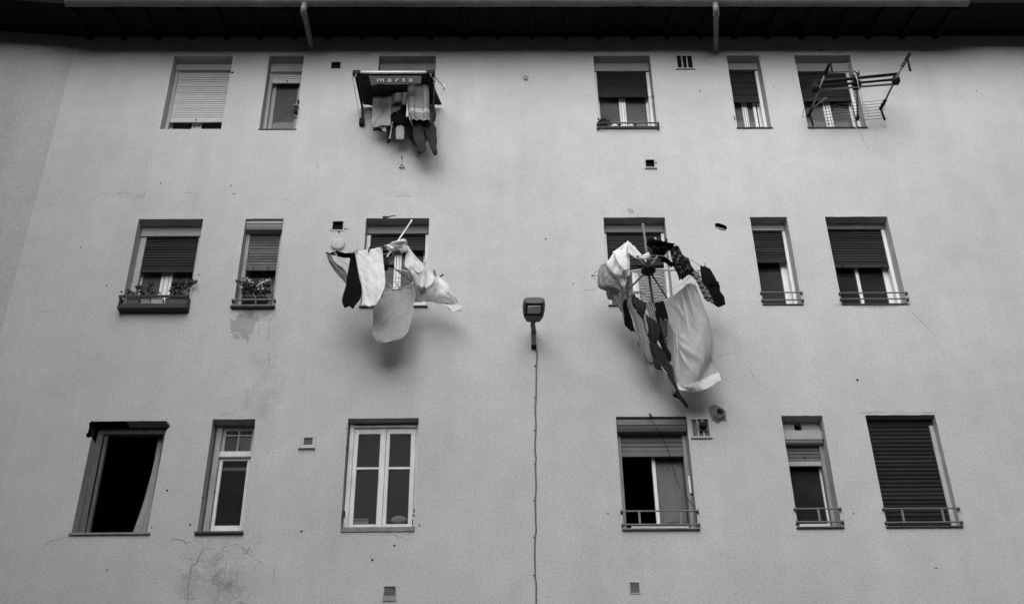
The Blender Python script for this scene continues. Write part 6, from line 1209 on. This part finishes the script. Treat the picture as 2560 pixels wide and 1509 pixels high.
def plant(loc, label, stems, leafpts, n_, size, spread, seed, flowers=(), pot=None):
    t_ = thing('potted_plant', loc, label, 'plant', 'plants on the sills')
    sm = MB()
    for s_ in stems: sm.tube(smooth_pts([loc, (Vector(loc)+Vector(s_))/2+Vector((.01, -.01, 0)), s_], 3), .004, 5)
    part(sm, 'stems', M['leaf'], t_); lo = part(leaves(leafpts, n_, size, spread, seed), 'foliage', M['leaf'], t_)
    if flowers:
        fl = MB(); r_ = random.Random(seed+1)
        for c_ in flowers:
            for i in range(26):
                d = Vector((r_.gauss(0, 1), r_.gauss(0, 1), r_.gauss(0, 1))).normalized(); q = Vector(c_)+d*.045*r_.uniform(.6, 1.1); s1 = d.cross(Vector((0, 0, 1))).normalized(); s2 = d.cross(s1)
                k = .016; fl.add([q+s1*k, q+s2*k+d*.004, q-s1*k, q-s2*k+d*.004], [(0, 1, 2, 3)])
        part(fl, 'blossoms', M['petal'], t_)
    if pot:
        r0, hh = pot; part(MB().tube([(loc[0], loc[1], loc[2]-hh), (loc[0], loc[1], loc[2]-.02), (loc[0], loc[1], loc[2]-.018), (loc[0], loc[1], loc[2])], [r0*.75, r0, r0*1.12, r0*1.12], 16), 'pot', M['pot'], t_, True)
    return t_
# planter shelf under the left mid-row window
x0, x1, z0, z1 = OP['M1']
pl = thing('planter_shelf', ((-4.221, -0.120, 9.716)[0], 0, (-4.205, -0.120, 9.616)[2]), 'dark two-board planter shelf fixed below the left mid-row window', 'planter')
fa, fb = (-4.675, -0.110, 9.836), (-3.802, -0.110, 9.847)
part(MB().box((fa[0], -.125, (-4.671, -0.110, 9.811)[2]), (fb[0], -.11, (-4.677, -0.110, 9.848)[2]), .004), 'front_board', M['wood'], pl)
ga, gb = (-4.666, -0.110, 9.720), (-3.803, -0.110, 9.731); gz = (-4.630, -0.110, 9.653)[2]
part(MB().box((ga[0], -.125, gz), (gb[0], -.11, ga[2]), .004), 'front_board', M['wood'], pl)
part(MB().box((ga[0], -.109, gz), (gb[0], -.004, gz+.015), .004), 'base_board', M['wood'], pl)
part(MB().box((ga[0]+.02, -.10, ga[2]+.006), (gb[0]-.06, -.09, ga[2]+.016), .002), 'inner_rail', M['metal'], pl)
for x in (ga[0], gb[0]-.018): part(MB().box((x, -.109, gz+.016), (x+.018, -.003, fa[2]), .004), 'end_board', M['wood'], pl)
for q0, q1, mt in ((200, 390, 'pot'), (410, 550, 'boxdark'), (560, 740, 'box'), (780, 1100, 'pot')):
    xa_, xb_ = ga[0]+(gb[0]-ga[0])*(q0-90)/1035, ga[0]+(gb[0]-ga[0])*(q1-90)/1035
    part(MB().box((xa_, -.10, gz+.016), (xb_, -.02, fa[2]-.012), .01), 'trough', M[mt], pl)
plant((-4.533, -0.070, 9.862), 'low dark trailing plant at the left end of the planter shelf', [(-4.559, -0.070, 9.923)], [(-4.566, -0.070, 9.913), (-4.523, -0.070, 9.908), (-4.489, -0.070, 9.902)], 60, .035, .035, 1)
plant((-4.415, -0.070, 9.861), 'small leafy plant beside the left white sash over the planter shelf', [(-4.459, -0.070, 10.004), (-4.421, -0.070, 9.953)], [(-4.435, -0.070, 9.963), (-4.416, -0.070, 9.922), (-4.459, -0.070, 10.004)], 45, .04, .022, 2)
plant((-4.322, -0.070, 9.861), 'upright small plant in the middle of the planter shelf', [(-4.333, -0.070, 10.040), (-4.355, -0.070, 9.963), (-4.279, -0.070, 9.911)], [(-4.332, -0.070, 10.035), (-4.329, -0.070, 9.963), (-4.352, -0.070, 9.942), (-4.326, -0.070, 9.912), (-4.274, -0.070, 9.906)], 60, .036, .022, 3)
plant((-3.884, -0.070, 9.858), 'bushy dark plant spilling past the right end of the planter shelf', [(-4.008, -0.070, 10.022), (-3.894, -0.070, 10.053), (-3.796, -0.070, 10.021)], [(-4.008, -0.070, 10.022), (-3.984, -0.070, 9.971), (-3.901, -0.070, 10.042), (-3.850, -0.070, 10.042), (-3.800, -0.070, 10.052), (-3.936, -0.070, 9.991), (-3.860, -0.070, 9.991), (-4.010, -0.070, 9.920), (-3.909, -0.070, 9.920)], 190, .042, .030, 4)
# flowers in the narrow mid-row window
plant(((-3.094, -0.020, 9.849)[0], .05, 9.90), 'flowering pot plant with pale blossom, left of two in the narrow window', [(-3.169, 0.020, 10.143), (-3.085, 0.020, 10.111)], [(-3.165, 0.020, 10.111), (-3.144, 0.020, 10.003), (-3.102, 0.020, 10.024), (-3.080, 0.020, 10.067), (-3.052, 0.020, 9.971), (-3.119, 0.020, 9.939)], 170, .045, .032, 5, ((-3.156, -0.000, 10.146), (-3.075, -0.000, 10.097), (-3.111, -0.000, 10.140)), (.075, .15))
plant(((-2.917, -0.020, 9.848)[0], .05, 9.90), 'flowering pot plant with larger pale heads, right of two in the narrow window', [(-2.940, 0.020, 10.088), (-2.880, 0.020, 10.109)], [(-2.949, 0.020, 10.002), (-2.910, 0.020, 9.970), (-2.875, 0.020, 10.066), (-2.875, 0.020, 9.970), (-2.980, 0.020, 9.960), (-2.922, 0.020, 9.917)], 160, .045, .032, 6, ((-2.951, -0.000, 10.053), (-2.930, -0.000, 10.107), (-2.940, -0.000, 9.989), (-2.868, -0.000, 10.117)), (.075, .15))
plant(((1.557, 0.020, 12.801)[0], .02, (1.555, 0.020, 12.769)[2]), 'small bushy plant in a dark pot on the top window sill', [(1.553, 0.020, 12.868)], [(1.530, 0.020, 12.830), (1.560, 0.020, 12.858), (1.594, 0.020, 12.829), (1.558, 0.020, 12.811), (1.628, 0.020, 12.791)], 110, .04, .026, 7, (), (.055, .085))
for i, (p, q, lab) in enumerate((((1.666, 0.030, 12.749), (1.786, 0.030, 12.790), 'crumpled white bag behind the rail beside the small plant'), ((1.898, 0.030, 12.748), (2.008, 0.030, 12.784), 'crumpled white bag behind the rail, farther from the small plant'))):
    bgt = thing('white_bag', ((p[0]+q[0])/2, .03, p[2]), lab, 'bag', 'white bags on the sill')
    bm_ = MB(); nn = 14
    for s_ in range(7):
        t = s_/6; k = math.sqrt(max(.02, 1-(t*.98)**2)); 
        bm_.v += [((p[0]+q[0])/2 + (q[0]-p[0])/2*k*math.cos(2*math.pi*j/nn)*(1+.2*noise.noise(Vector((j*.9, s_*.7, i*5)))), .03+.05*k*math.sin(2*math.pi*j/nn), p[2]-.06+(q[2]-p[2]+.06)*t*(1+.2*noise.noise(Vector((j*.7, 3, i*9))))) for j in range(nn)]
    for s_ in range(6): bm_.f += [(s_*nn+j, s_*nn+(j+1) % nn, (s_+1)*nn+(j+1) % nn, (s_+1)*nn+j) for j in range(nn)]
    bm_.f += [tuple(range(nn)), tuple(6*nn+j for j in range(nn))]
    part(bm_, 'bag_body', M['white'], bgt, True)
    part(MB().tube([(q[0]-.01, .02, p[2]+.01), (q[0]+.03, .0, p[2]+.02)], .012, 7), 'knot', M['black'], bgt)
